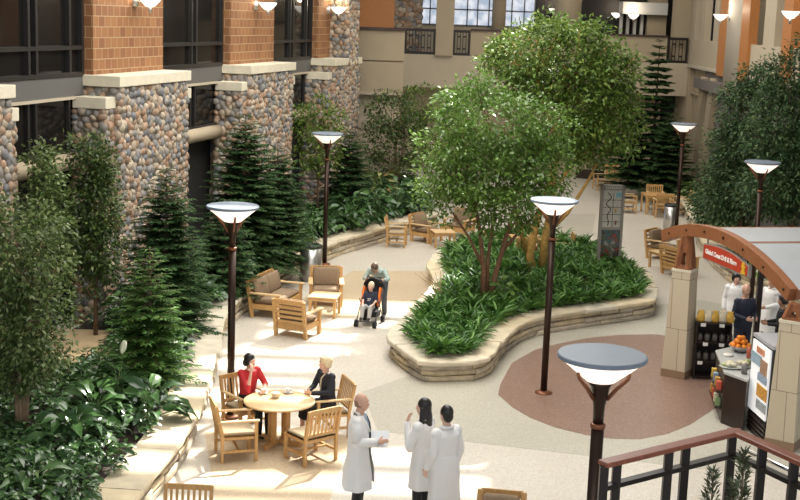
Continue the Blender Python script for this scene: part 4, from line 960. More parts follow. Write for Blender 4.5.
tree('ficus_shrub', 'small columnar shrub with pale green tips under the tan window sill', 'shrub', b, [([(0, 0, 0), (.02, 0, 1.5), (0, 0, 3.2)], .05, .02)], blob_px(b, [(45, 168, 15, 24, 0), (48, 205, 22, 34, 0), (50, 245, 26, 40, 0), (44, 152, 9, 9, 0)]), 260, 17, .15, .11, .06, leafmat('leaf_tip', [(.12, .18, .05), (.18, .25, .08), (.09, .13, .04), (.26, .33, .13)], .3, .25), BARK, lo=.3)
b = at_depth(95, 270, 25.0, ZS)
tree('ficus_shrub', 'tall dark columnar shrub in front of the near stone pillar', 'shrub', b, [([(0, 0, 0), (.02, 0, 1.5), (0, 0, 3.4)], .05, .02)], blob_px(b, [(92, 165, 20, 34, 0), (95, 205, 25, 40, 0), (96, 250, 27, 45, 0), (78, 148, 9, 14, 0), (103, 160, 10, 22, 0)]), 420, 17, .15, .10, .05, LF_DK, BARK, lo=.3)
# pines of the left bed
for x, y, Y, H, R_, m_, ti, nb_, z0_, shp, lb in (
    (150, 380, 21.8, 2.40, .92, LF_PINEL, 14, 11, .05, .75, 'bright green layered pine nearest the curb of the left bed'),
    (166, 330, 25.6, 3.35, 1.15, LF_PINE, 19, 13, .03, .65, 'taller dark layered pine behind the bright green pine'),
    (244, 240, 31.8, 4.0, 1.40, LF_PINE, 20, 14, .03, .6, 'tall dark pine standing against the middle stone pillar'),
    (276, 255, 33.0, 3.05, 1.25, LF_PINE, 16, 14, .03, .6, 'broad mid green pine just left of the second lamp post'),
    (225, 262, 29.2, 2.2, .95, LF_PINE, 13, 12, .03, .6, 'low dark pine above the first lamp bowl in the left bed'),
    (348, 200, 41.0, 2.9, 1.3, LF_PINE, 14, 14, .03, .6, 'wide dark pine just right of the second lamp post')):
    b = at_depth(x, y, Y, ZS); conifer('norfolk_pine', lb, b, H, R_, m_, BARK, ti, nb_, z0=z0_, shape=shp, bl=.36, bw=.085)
b = at_depth(318, 190, 40.2, ZS)
tree('ficus_shrub', 'yellow green bush between the middle pillar and the stone tower', 'shrub', b, [([(0, 0, 0), (0, 0, 1.5), (0, 0, 3)], .05, .02)], blob_px(b, [(318, 120, 25, 22, 0), (318, 150, 24, 26, 0)]), 150, 14, .2, .14, .075, LF_FIC2, BARK, lo=.3)
b = at_depth(395, 190, 46.5, ZS)
tree('ficus_tree', 'slim dark ficus standing free before the curved tan balcony', 'tree', b, [([(0, 0, 0), (.03, 0, 1), (-.05, 0, 2.2)], .09, .04), ([(.06, 0, 0), (.15, 0, 1.2), (.3, 0, 2.3)], .06, .03)], blob_px(b, [(392, 115, 27, 24, 0), (378, 140, 17, 24, 0), (408, 140, 22, 26, 0), (395, 160, 24, 18, 0)]), 260, 14, .2, .14, .075, LF_DK, BARK, lo=.3)
b = at_depth(424, 190, 48.0, ZS)
tree('ficus_shrub', 'yellowish leafy bush peeking out left of the bright island tree', 'shrub', b, [([(0, 0, 0), (0, 0, 1.5), (0, 0, 3)], .05, .02)], blob_px(b, [(420, 105, 20, 20, 0), (430, 140, 20, 30, 0)]), 130, 14, .2, .15, .08, LF_FIC2, BARK, lo=.3)
# island trees
ZI = IZ - .06
b = P(487, 305, ZI)
tree('ficus_tree', 'rounded bright green ficus with reddish trunks in the island planter', 'tree', b,
     [([(-.10, 0, 0), (-.12, 0, .9), (-.25, .05, 1.8), (-.5, .1, 2.9)], .075, .03), ([(.06, .05, 0), (.16, .05, .7), (.42, .1, 1.8), (.65, .1, 3.0)], .085, .03), ([(0, .1, 0), (-.02, .1, 1.1), (.1, .2, 2.4), (.1, .2, 3.3)], .05, .025), ([(-.12, .0, .9), (-.5, .1, 1.6), (-1.0, .1, 2.3)], .045, .02), ([(.3, .08, 1.3), (.8, .1, 1.9), (1.3, .2, 2.5)], .045, .02)],
     blob_px(b, [(492, 125, 62, 50, 0), (455, 155, 42, 45, -.4), (535, 165, 38, 48, .2), (492, 175, 66, 42, -.1), (440, 190, 26, 38, .3), (500, 205, 50, 28, 0), (465, 98, 25, 20, 0), (548, 130, 28, 30, 0)], .9), 820, 21, .18, .115, .062, LF_FIC, BARKR, nbr=60, lo=.45, brr=.02)
b = P(538, 276, ZI)
tree('ficus_tree', 'tallest ficus with twisted yellow trunks at the back of the island planter', 'tree', b,
     [([(-.15, 0, 0), (-.25, 0, .6), (-.1, .05, 1.5), (.15, .1, 2.4), (.5, .1, 3.6), (.6, .1, 5)], .13, .04), ([(.10, .1, 0), (.14, .1, 1.0), (.3, .1, 2.2), (.2, .1, 3.8), (-.3, .1, 5.2)], .12, .04), ([(-.27, 0, .5), (-.6, 0, 1.4), (-.8, .1, 2.2)], .07, .04), ([(.15, .1, 1.1), (.7, .1, 1.7), (1.2, .1, 2.6), (1.7, .1, 3.8)], .06, .03), ([(.3, .1, 2.3), (.9, .2, 3.2), (1.3, .2, 4.5)], .05, .03)],
     blob_px(b, [(560, 60, 70, 42, .2), (600, 95, 44, 55, 0), (520, 70, 38, 34, .5), (575, 110, 60, 50, .3), (610, 135, 30, 30, -.2), (548, 32, 24, 18, 0), (500, 62, 22, 18, .3), (580, 30, 26, 16, 0), (615, 70, 24, 30, 0), (590, 150, 30, 22, 0)], .8), 880, 21, .20, .135, .07, LF_FIC2, BARKY, nbr=80, lo=.35, brr=.026)
# back right pines and bushes
b = at_depth(650, 185, 53.0, ZS); conifer('norfolk_pine', 'tall thin pine with clear tiers below the corner balcony railing', b, 6.0, 1.0, LF_PINE, BARK, 18, 16, z0=.10, shape=.55, bl=.55, bw=.22)
for x, y, Y, H, R_, lb in ((628, 180, 52, 3.6, 1.3, 'dark bushy pine below the tall thin pine next to the island tree crown'), (668, 190, 51, 3.1, 1.25, 'dark bushy pine below the doorway at the back right')):
    b = at_depth(x, y, Y, ZS); conifer('norfolk_pine', lb, b, H, R_, LF_PINE, BARK, 14, 14, z0=.03, shape=.5, bl=.42, bw=.12)
BR = [((740, 220, 38.3), [(745, 112, 27, 32, 0), (733, 150, 26, 36, 0), (752, 165, 40, 45, -.3), (728, 198, 28, 26, 0), (760, 78, 18, 18, 0)], 'bluish dark tree nearest the tan corner wall at the right side'),
      ((790, 215, 34.8), [(786, 80, 24, 26, 0), (778, 125, 36, 42, 0), (800, 160, 42, 60, 0), (772, 190, 38, 32, -.2), (812, 62, 20, 34, 0)], 'big dark tree behind the lamp at the far right edge'),
      ((715, 225, 42.8), [(714, 178, 14, 22, 0), (712, 202, 22, 24, 0), (701, 207, 13, 17, -.3)], 'low dark bush at the end of the right stone planter')]
for (x, y, Y), L_, lb in BR:
    b = at_depth(x, y, Y, ZS); b.z = ZS
    tree('weeping_fig' if Y < 41 else 'dark_shrub', lb, 'tree' if Y < 41 else 'shrub', b, [([(0, 0, 0), (.1, 0, 1.5), (0, 0, 3.5)], .12, .05), ([(.1, .1, 0), (.5, 0, 1.5), (.9, 0, 3.2)], .08, .04)], blob_px(b, L_, .9), 720 if Y < 41 else 180, 20, .22, .14, .062, LF_BLUE, BARK, nbr=30, lo=.35, droop=.5)
# undergrowth: uncountable carpets of leaves
def scatter(poly, n, bb, keep=None):
    out = []
    while len(out) < n:
        x, y = random.uniform(bb[0], bb[1]), random.uniform(bb[2], bb[3])
        if inside(poly, x, y) and (keep is None or keep(x, y)): out.append((x, y, ZS))
    return out
def inset(path, side, d, k=60): return [tuple(path.at(path.L * i / k)[0] + path.at(path.L * i / k)[1] * side * d) for i in range(k + 1)]
bedL = inset(lpath, 1, .66) + [fl(26, -.2), fl(17.9, .5), fl(-8, .45), (-8.2, 12)]
def stuff(name, label, cs, nl, L, W, h, sp, m, tmpl=T_BLADE, up=.7):
    p, d, l, w = rosette(cs, nl, L, W, h, sp, up)
    return tag(obj_me(name, leafmesh(name, p, d, l, w, m, tmpl)), label, 'plants', None, 'stuff')
path_y = lambda x, y: not (22.0 < y < 25.6 and x < -5.6)
stuff('groundcover_leaves', 'carpet of glossy dark leaves filling the near half of the left stone bed', scatter(bedL, 460, (-9, -2, 15, 27), path_y), 20, .17, .085, .34, .40, LF_BRD)
stuff('groundcover_leaves', 'carpet of broad dark leaves filling the far half of the left stone bed', scatter(bedL, 420, (-7, 2, 27, 50)), 20, .30, .13, .55, .5, LF_BRD)
bedI = inset(ipath, -1, .60, 80); rim = [tuple(ipath.at(l)[0] - ipath.at(l)[1] * .56) + (ZI,) for l in np.arange(.3, ipath.L, .24)]
p, d, l = fern_leaves([(x, y, ZI) for x, y, z in scatter(bedI, 330, (-.5, 7, 24, 40)) + rim], 34, .37, .16)
tag(obj_me('fern_fronds', leafmesh('fern_fronds', p, d, l, .062 * l / .5, LF_FERN, T_FROND)), 'dense mass of green ferns covering the island planter', 'ferns', None, 'stuff')
bedR = inset(rpath, 1, .85) + [(10.8, 30), (11.4, 55), (8.6, 57)]
stuff('groundcover_leaves', 'dark leaf carpet under the trees of the right stone planter', scatter(bedR, 260, (6, 13, 29, 57)), 18, .26, .12, .55, .5, LF_DK)
# single plants
def broad_plant(name, label, cat, base, nl, L, W, h, sp, m, flowers=(), up=.8):
    t = thing(name, label, cat, base); p, d, l, w = rosette([(0, 0, 0)], nl, L, W, h, sp, up)
    obj_me('leaves', leafmesh('leaves', p, d, l, w, m, T_BLADE), t)
    s = MB()
    for q in p[::2]: s.tube([(0, 0, 0), (q[0] * .4, q[1] * .4, q[2] * .7), tuple(q)], [.008, .006, .004], 4)
    s.build('stems', mat('green_stem', (.10, .18, .05), .5), t)
    for fx, fy, fz in flowers:
        f = MB(); f.tube([(0, 0, 0), (fx * .6, fy * .6, fz * .6), (fx, fy, fz)], [.007, .006, .005], 5, 1); f.ell((fx + .015, fy, fz + .13), (.055, .02, .12), Matrix.Rotation(.25, 3, 'Y'), 10, 6); f.ell((fx, fy - .03, fz + .08), (.012, .012, .05), None, 8, 5)
        f.build('flower', [mat('spathe_white', (.72, .74, .55), .5), mat('green_stem', (.10, .18, .05), .5)], t, label='creamy white hooded flower')
    return t
for x, y, lb, fl_ in ((118, 408, 'big leaved plant by the curb under the bright green pine with one white flower', [(.1, -.1, .95)]), (95, 425, 'glossy big leaved plant right of the near ficus trunks', []), (150, 425, 'glossy plant hugging the sunlit curb in the near left bed', []),
                      (72, 450, 'low glossy plant in the shade beside the near ficus trunks', [])):
    broad_plant('peace_lily', lb, 'plant', bedpt(x, y), 46, .38, .19, .62, .55, LF_BRD, fl_)
broad_plant('cast_iron_plant', 'striped broad leaved plant in the bottom corner under the near ficus', 'plant', bedpt(30, 497), 34, .42, .14, .45, .45, leafmat('leaf_striped', [(.10, .19, .06), (.16, .24, .10), (.28, .33, .18), (.07, .13, .05)], .3, .2))
for x, y, lb, fl_ in ((214, 262, 'peace lily with a white flower just below the first lamp bowl', [(.1, -.1, 1.1)]), (252, 258, 'peace lily with a tall white flower right of the first lamp bowl', [(.1, 0, 1.25)]), (228, 285, 'lush peace lily by the curb behind the settee', []), (262, 268, 'peace lily by the curb between the first and second lamp posts', []), (292, 250, 'peace lily at the foot of the pine behind the steel bin', [])):
    broad_plant('peace_lily', lb, 'plant', bedpt(x, y), 44, .40, .15, .75, .6, leafmat('leaf_lily', [(.10, .18, .05), (.14, .24, .07), (.07, .13, .04), (.20, .30, .10)], .3, .2), fl_)
for x, y, lb in ((352, 232, 'tall broad leaved plant left of the small wooden chair by the planter wall'), (372, 224, 'glossy broad leaved plant directly behind the small wooden chair'), (340, 222, 'big leaved plant right of the second lamp pole'), (396, 216, 'glossy plant below the slim dark ficus')):
    broad_plant('rubber_plant', lb, 'plant', bedpt(x, y), 60, .42, .18, 1.15, .75, LF_BRD)
broad_plant('croton_shrub', 'shrub with pale and reddish leaves below the slim dark ficus', 'shrub', bedpt(378, 205), 50, .4, .16, 1.3, .7, leafmat('leaf_croton', [(.20, .26, .08), (.34, .36, .14), (.36, .20, .08), (.14, .2, .05)], .35, .2))
broad_plant('pothos_plant', 'bright green heart leaved plant at the foot of the reddish island trunks', 'plant', P(502, 306, ZI), 60, .20, .13, .62, .42, LF_LIME)
broad_plant('lime_shrub', 'light green leafy shrub at the start of the right stone planter', 'shrub', at_depth(637, 184, 55.2, ZS), 110, .28, .15, .8, 1.0, LF_LIME)
broad_plant('bright_shrub', 'bright green shrub seen behind the kiosk people', 'shrub', at_depth(764, 290, 33.4, ZS), 80, .25, .14, .8, .6, LF_LIME)
# dried palm leaf on the island wall
q = P(440, 300, IZ); m = MB(); t = thing('dried_palm_leaf', 'dry tan leaf standing against the far side of the island wall', 'leaf', q)
for i in range(6):
    a = (i - 2.5) * .05; m.tube([(0, 0, 0), (-.12 + a, .05, .35), (-.32 + a * 2.4, .08, .62 + .04 * (i % 3))], [.012, .016, .004], 5)
m.build('fronds', mat('dry_leaf', (.50, .36, .18), .8), t)
# sand coloured path in the left bed
struct(MB().bb((-9, 22.3, ZS - .3), (-5.5, 25.4, ZS + .03)).build('floor_garden_path', mat('path_stone', (.52, .38, .22), .8, var=.15, nscale=3, bump=.3)))
# foreground potted sprigs on the landing
def sprig(px, py, Y, label, H, n, R_):
    q = PY(px, py, Y); t = thing('potted_conifer', label, 'potted plant', (q.x, Y, LD)); pos = []; dr = []
    for i in range(n):
        z = .35 + (H - .35) * random.random() ** .8; f = (H - z) / (H - .35); a = random.uniform(0, 6.28); r = R_ * (f ** .6) * random.uniform(.2, 1)
        pos.append((math.cos(a) * r * .6, math.sin(a) * r * .6, z)); dr.append((math.cos(a) * .6, math.sin(a) * .6, random.uniform(.2, 1.1)))
    obj_me('foliage', leafmesh('foliage', np.array(pos), np.array(dr), rng.uniform(.05, .10, n), .014, leafmat('leaf_sprig', [(.06, .08, .04), (.09, .12, .05), (.05, .06, .03), (.14, .16, .08)], .5, .1)), t)
    m = MB(); m.tube([(0, 0, .25), (.01, 0, H * .6), (0, 0, H)], [.014, .01, .004], 6); m.build('trunk', BARK, t)
    MB().lathe([(.09, 0), (.13, .24), (.14, .28), (.12, .28), (.115, .25), (0, .25)], n=20).build('pot', mat('clay_pot', (.25, .12, .07), .7), t)
sprig(744, 458, 9.9, 'thin conifer sprig in front of the railing corner at the bottom edge', PY(744, 452, 9.9).z - LD, 520, .13)
sprig(713, 476, 9.7, 'short dark sprig at the bottom edge left of the railing corner post', PY(713, 472, 9.7).z - LD, 420, .16)
sprig(733, 490, 9.6, 'low sprig between the two sprigs at the bottom edge by the railing', PY(735, 484, 9.6).z - LD, 300, .12)
# ================================================================ PEOPLE
SKIN = mat('skin', (.62, .36, .25), .5); SKINL = mat('skin_light', (.70, .44, .33), .5); SKIND = mat('skin_tan', (.42, .22, .13), .5)
HAIRB = mat('hair_black', (.012, .009, .008), .4); HAIRBL = mat('hair_blonde', (.72, .59, .36), .5, var=.15, nscale=40); HAIRG = mat('hair_brown', (.12, .07, .045), .5)
COATW = mat('lab_coat_white', (.80, .785, .76), .75, nscale=7, bump=.5); BLKC = mat('black_cloth', (.012, .012, .014), .8); NAVY = mat('navy_cloth', (.02, .024, .045), .8); REDC = mat('red_cloth', (.50, .018, .025), .7)
SHOE = mat('shoe_dark', (.02, .017, .015), .45); EYEW = mat('eye_white', (.8, .8, .78), .3); EYED = mat('eye_dark', (.02, .012, .01), .2); LIP = mat('lips', (.45, .13, .11), .5)
def remesh(mb, name, m, vox, parent=None, smooth=3):
    me = mb.mesh(name, m); o = bpy.data.objects.new(name, me); COL.objects.link(o)
    r = o.modifiers.new('remesh', 'REMESH'); r.mode = 'VOXEL'; r.voxel_size = vox; r.use_smooth_shade = True
    s = o.modifiers.new('smooth', 'SMOOTH'); s.factor = .5; s.iterations = smooth
    dg = bpy.context.evaluated_depsgraph_get(); me2 = bpy.data.meshes.new_from_object(o.evaluated_get(dg))
    o.modifiers.clear(); o.data = me2; me2.name = name
    me2.materials.clear(); me2.materials.append(m); me2.polygons.foreach_set('material_index', [0] * len(me2.polygons)); me2.polygons.foreach_set('use_smooth', [True] * len(me2.polygons))
    if parent: o.parent = parent
    return o
def V3(*a): return Vector(a)
def mirror(d): return {k: v for k, v in d.items()}
STAND = dict(pelvis=(0, 0, .93), chest=(0, .0, 1.26), neck=(0, -.01, 1.47), head=(0, .02, 1.62), look=(0, 1, 0), up=(0, 0, 1),
             shL=(-.172, 0, 1.39), shR=(.172, 0, 1.39), elL=(-.235, -.03, 1.13), elR=(.235, -.03, 1.13), wrL=(-.235, .06, .88), wrR=(.235, .06, .88),
             hdL=(0, .2, -1), hdR=(0, .2, -1), hipL=(-.09, 0, .92), hipR=(.09, 0, .92), knL=(-.10, .02, .49), knR=(.10, .02, .49), anL=(-.105, -.02, .09), anR=(.105, -.02, .09), toeL=(-.02, 1, 0), toeR=(.02, 1, 0))
SIT = dict(STAND, pelvis=(0, 0, .57), chest=(0, .03, .90), neck=(0, .05, 1.10), head=(0, .09, 1.25), shL=(-.17, .05, 1.05), shR=(.17, .05, 1.05), elL=(-.23, .12, .80), elR=(.23, .12, .80), wrL=(-.14, .36, .78), wrR=(.14, .36, .78), hdL=(.5, 1, 0), hdR=(-.5, 1, 0),
           hipL=(-.09, .02, .55), hipR=(.09, .02, .55), knL=(-.10, .44, .52), knR=(.10, .44, .52), anL=(-.11, .44, .09), anR=(.11, .44, .09))
def hand(mb, w, hd, palm_n, side, k=1.0):
    """five fingered relaxed hand: w wrist, hd direction, palm_n palm normal"""
    d = Vector(hd).normalized(); n = Vector(palm_n); n = (n - d * n.dot(d)).normalized(); s = d.cross(n) * side
    w = Vector(w); M = Matrix((s, d, n)).transposed()
    mb.ell(w + d * .05 * k, (.040 * k, .055 * k, .018 * k), M, 12, 8)
    for i, (x, l) in enumerate(((-.030, .062), (-.010, .074), (.010, .070), (.029, .056))):
        b = w + (s * x + d * .088) * k; m1 = b + (d * .55 + n * .12) * l * k; m2 = m1 + (d * .34 + n * .38) * l * k
        mb.tube([b - d * .02 * k, b, m1, m2], [.0095 * k, .0095 * k, .0085 * k, .007 * k], 7)
    b = w + (s * -.032 + d * .025) * k; mb.tube([b, b + (s * -.030 + d * .030 + n * .012) * k, b + (s * -.038 + d * .062 + n * .028) * k], [.012 * k, .011 * k, .008 * k], 7)
def headmesh(mb, c, look, up, k=1.0):
    y = Vector(look).normalized(); z = Vector(up); z = (z - y * z.dot(y)).normalized(); x = y.cross(z); M = Matrix((x, y, z)).transposed(); c = Vector(c); q = lambda a, b, cc: c + M @ (Vector((a, b, cc)) * k)
    mb.ell(q(0, -.012, .03), (.074 * k, .094 * k, .092 * k), M, 16, 12)
    mb.loft([(q(0, .030, -.118), .018 * k, .020 * k, M), (q(0, .026, -.105), .034 * k, .038 * k, M), (q(0, .015, -.07), .054 * k, .062 * k, M), (q(0, .005, -.02), .067 * k, .080 * k, M), (q(0, 0, .03), .070 * k, .086 * k, M)], 16)
    mb.loft([(q(0, .078, .012), .010 * k, .010 * k, M), (q(0, .088, -.012), .013 * k, .018 * k, M), (q(0, .088, -.032), .018 * k, .022 * k, M), (q(0, .080, -.04), .012 * k, .01 * k, M)], 10)
    mb.ell(q(0, .070, -.066), (.026 * k, .018 * k, .012 * k), M, 10, 6)
    for s in (-1, 1): mb.ell(q(s * .074, -.01, -.005), (.012 * k, .020 * k, .032 * k), M, 10, 8); mb.ell(q(s * .03, .070, .022), (.026 * k, .018 * k, .010 * k), M, 10, 6)
    return M, q
def face_parts(root, q, M, k, brow=HAIRB):
    for s in (-1, 1):
        m = MB(); m.ell(q(s * .030, .066, .004), (.0135 * k, .008 * k, .008 * k), M, 10, 6, 0); m.ell(q(s * .030, .0715, .004), (.0065 * k, .004 * k, .0065 * k), M, 8, 6, 1); m.build('eye', [EYEW, EYED], root)
        m = MB(); m.tube([q(s * .012, .082, .024), q(s * .03, .080, .030), q(s * .048, .070, .024)], [.003 * k, .0045 * k, .003 * k], 5); m.build('eyebrow', brow, root)
    m = MB(); m.ell(q(0, .083, -.062), (.024 * k, .006 * k, .005 * k), M, 10, 6); m.ell(q(0, .083, -.069), (.019 * k, .006 * k, .005 * k), M, 10, 6); m.build('mouth', LIP, root)
def limb(mb, a, b, r0, r1, n=12):
    a, b = Vector(a), Vector(b); mb.ell(a, (r0,) * 3, None, 10, 7); mb.ell(b, (r1,) * 3, None, 10, 7); mb.tube([a, a.lerp(b, .35), b], [r0, r0 * .62 + r1 * .42, r1], n)
def foot(mb, an, toe, k=1.0, r=.0):
    an = Vector(an); t = Vector(toe).normalized(); s = t.cross(Vector((0, 0, 1))).normalized(); M = Matrix((s, t, Vector((0, 0, 1)))).transposed()
    mb.ell(an + t * .05 * k + Vector((0, 0, -.048 * k)), (.043 * k + r, .125 * k + r, .040 * k), M, 12, 8); mb.ell(an + Vector((0, 0, -.03 * k)), (.04 * k + r, .05 * k + r, .058 * k), M, 12, 8)
def torso(mb, J, w=1.0, g=0.0):
    pe, ch, ne = Vector(J['pelvis']), Vector(J['chest']), Vector(J['neck']); up = (ne - pe).normalized(); xax = (Vector(J['shR']) - Vector(J['shL'])).normalized(); y = up.cross(xax).normalized()
    def fr(u): u = u.normalized(); yy = u.cross(xax).normalized(); xx = yy.cross(u); return Matrix((xx, yy, u)).transposed()
    a = fr(ch - pe); b = fr(ne - ch); wa = pe.lerp(ch, .38); sh = (Vector(J['shL']) + Vector(J['shR'])) / 2
    mb.loft([(pe - up * .10, .10 * w + g, .085 + g, a), (pe - up * .04, .155 * w + g, .115 + g, a), (pe + up * .03, .16 * w + g, .115 + g, a), (wa, .135 * w + g, .10 + g, a), (pe.lerp(ch, .75), .15 * w + g, .11 + g, a), (ch, .165 * w + g, .115 + g, b), (ch.lerp(ne, .5), .17 * w + g, .10 + g, b), (sh + (ne - sh) * .25, .14 * w + g, .075 + g, b), (sh + (ne - sh) * .75, .075 + g * .6, .06 + g * .6, b)], 20)
    for s in ('L', 'R'): mb.ell(Vector(J['sh' + s]), (.058 + g,) * 3, None, 10, 8)
def person(label, loc, yaw, J, skin, top, bottom, hair=None, scale=1.0, build=1.0, coat=None, shoes=SHOE, hairfn=None, sleeve='wr', extra=None, palm=None, skirt=False, brow=HAIRB, group=None, vox=.0095):
    root_mb = MB(); J = dict(J)
    torso(root_mb, J, build * .93, -.008)
    for s, sg in (('L', -1), ('R', 1)):
        limb(root_mb, J['sh' + s], J['el' + s], .043, .036); limb(root_mb, J['el' + s], J['wr' + s], .036, .024)
        limb(root_mb, J['hip' + s], J['kn' + s], .078, .052); limb(root_mb, J['kn' + s], J['an' + s], .054, .034)
        pn = (palm or {}).get(s, (-sg * 1.0, .15, 0)); hand(root_mb, J['wr' + s], J['hd' + s], pn, -sg)
        foot(root_mb, J['an' + s], J['toe' + s])
    ne, hd = Vector(J['neck']), Vector(J['head']); root_mb.tube([ne - V3(0, 0, .05), ne.lerp(hd, .5), hd], [.062, .054, .052], 12)
    M, q = headmesh(root_mb, hd, J['look'], J['up'])
    body = remesh(root_mb, 'person', skin, vox, None, 2); body.location = loc; body.rotation_euler = (0, 0, yaw); body.scale = (scale,) * 3
    tag(body, label, 'person', group)
    face_parts(body, q, M, 1.0, brow)
    if top:
        m = MB(); torso(m, J, build, .012)
        for s in 'LR': limb(m, J['sh' + s], J['el' + s], .058, .050); limb(m, J['el' + s], Vector(J['el' + s]).lerp(Vector(J['wr' + s]), .92 if sleeve == 'wr' else .25), .050, .040)
        if coat: pass
        remesh(m, 'top', top, .013, body, 2)
    if bottom:
        m = MB(); pe = Vector(J['pelvis']); up = (Vector(J['chest']) - pe).normalized()
        m.loft([(pe - up * .13, .11 * build, .10), (pe - up * .05, .168 * build, .128), (pe + up * .06, .168 * build, .125), (pe + up * .11, .155 * build, .118)], 18)
        if skirt:
            kl, kr = Vector(J['knL']), Vector(J['knR']); m.tube([pe + V3(0, -.05, -.02), pe.lerp((kl + kr) / 2, .5), (kl + kr) / 2 + V3(0, .05, -.02)], [.17, .17, .15], 16, ell=.62)
            m.loft([((kl + kr) / 2 + V3(0, .03, -.18), .165, .075), ((kl + kr) / 2 + V3(0, .0, .05), .16, .09)], 16)
        else:
            for s in 'LR': limb(m, J['hip' + s], J['kn' + s], .094, .070); limb(m, J['kn' + s], Vector(J['an' + s]) + V3(0, 0, .0), .070, .062)
        remesh(m, 'skirt' if skirt else 'trousers', bottom, .014, body, 2)
    if shoes:
        for s in 'LR': m = MB(); foot(m, J['an' + s], J['toe' + s], 1.0, .008); an = Vector(J['an' + s]); m.v = [(v[0], v[1], max(v[2], .0)) for v in m.v]; remesh(m, 'shoe', shoes, .010, body, 2)
    if hairfn:
        m = MB(); hairfn(m, q, M)
        if getattr(hairfn, 'raw', False): m.build('hair', hair, body)
        else: remesh(m, 'hair', hair, .009, body, 2)
    if extra: extra(body, J, q, M)
    return body
def hair_cap(m, q, M, lo=-.03, front=.05, thick=.012):
    m.ell(q(0, -.022, .045), (.080 + thick * .4, .094 + thick * .5, .090 + thick), M, 16, 12); m.ell(q(0, -.055, -.005), (.074, .066, .085), M, 14, 10)
def hair_short(m, q, M): hair_cap(m, q, M)
def hair_bob(m, q, M):
    hair_cap(m, q, M); m.ell(q(0, -.03, .045), (.104, .112, .098), M, 16, 10); m.ell(q(0, -.07, -.02), (.085, .06, .075), M, 12, 8)
    for s in (-1, 1): m.ell(q(s * .078, -.018, .0), (.034, .060, .066), M, 12, 8)
    m.ell(q(0, .05, .092), (.07, .04, .030), M, 12, 8)
def hair_long(m, q, M):
    hair_cap(m, q, M)
    for s in (-1, 1): m.tube([q(s * .072, -.02, .02), q(s * .085, -.03, -.10), q(s * .095, -.035, -.22), q(s * .085, -.02, -.31)], [.034, .042, .042, .018], 10)
    m.tube([q(0, -.07, 0), q(0, -.085, -.12), q(0, -.09, -.26), q(0, -.08, -.34)], [.07, .085, .085, .04], 12, ell=.6)
def hair_tied(m, q, M):
    hair_cap(m, q, M); m.ell(q(0, -.105, -.035), (.05, .05, .065), M, 12, 8)
    for s in (-1, 1): m.ell(q(s * .072, -.02, -.01), (.018, .05, .06), M, 10, 8)
def hair_fringe(m, q, M): # thin receding ring round a bald crown
    n, k = 24, 7
    for s_ in (0,):
        vs = []; fs = []
        for o in (.004, -.006):
            for i in range(n + 1):
                a = math.radians(-195 + 210 * i / n)
                for j in range(k + 1):
                    z = -.055 + (.085 if 4 < i < n - 4 else .07) * j / k; r = math.sqrt(max(0, 1 - ((z - .03) / .092) ** 2)) if z > .0 else .95 - (0 - z) * 1.5
                    vs.append(q(math.cos(a) * (.074 * r + o), -.012 + math.sin(a) * (.094 * r + o), z))
        N_ = (n + 1) * (k + 1)
        for i in range(n):
            for j in range(k):
                b = i * (k + 1) + j; fs.append((b, b + 1, b + k + 2, b + k + 1)); fs.append((N_ + b, N_ + b + k + 1, N_ + b + k + 2, N_ + b + 1))
        for i in range(n):
            for j in (0, k): b = i * (k + 1) + j; fs.append((b, b + k + 1, N_ + b + k + 1, N_ + b))
        for i in (0, n):
            for j in range(k): b = i * (k + 1) + j; fs.append((b, b + 1, N_ + b + 1, N_ + b))
        m.add(vs, fs, 0, True)
hair_fringe.raw = True
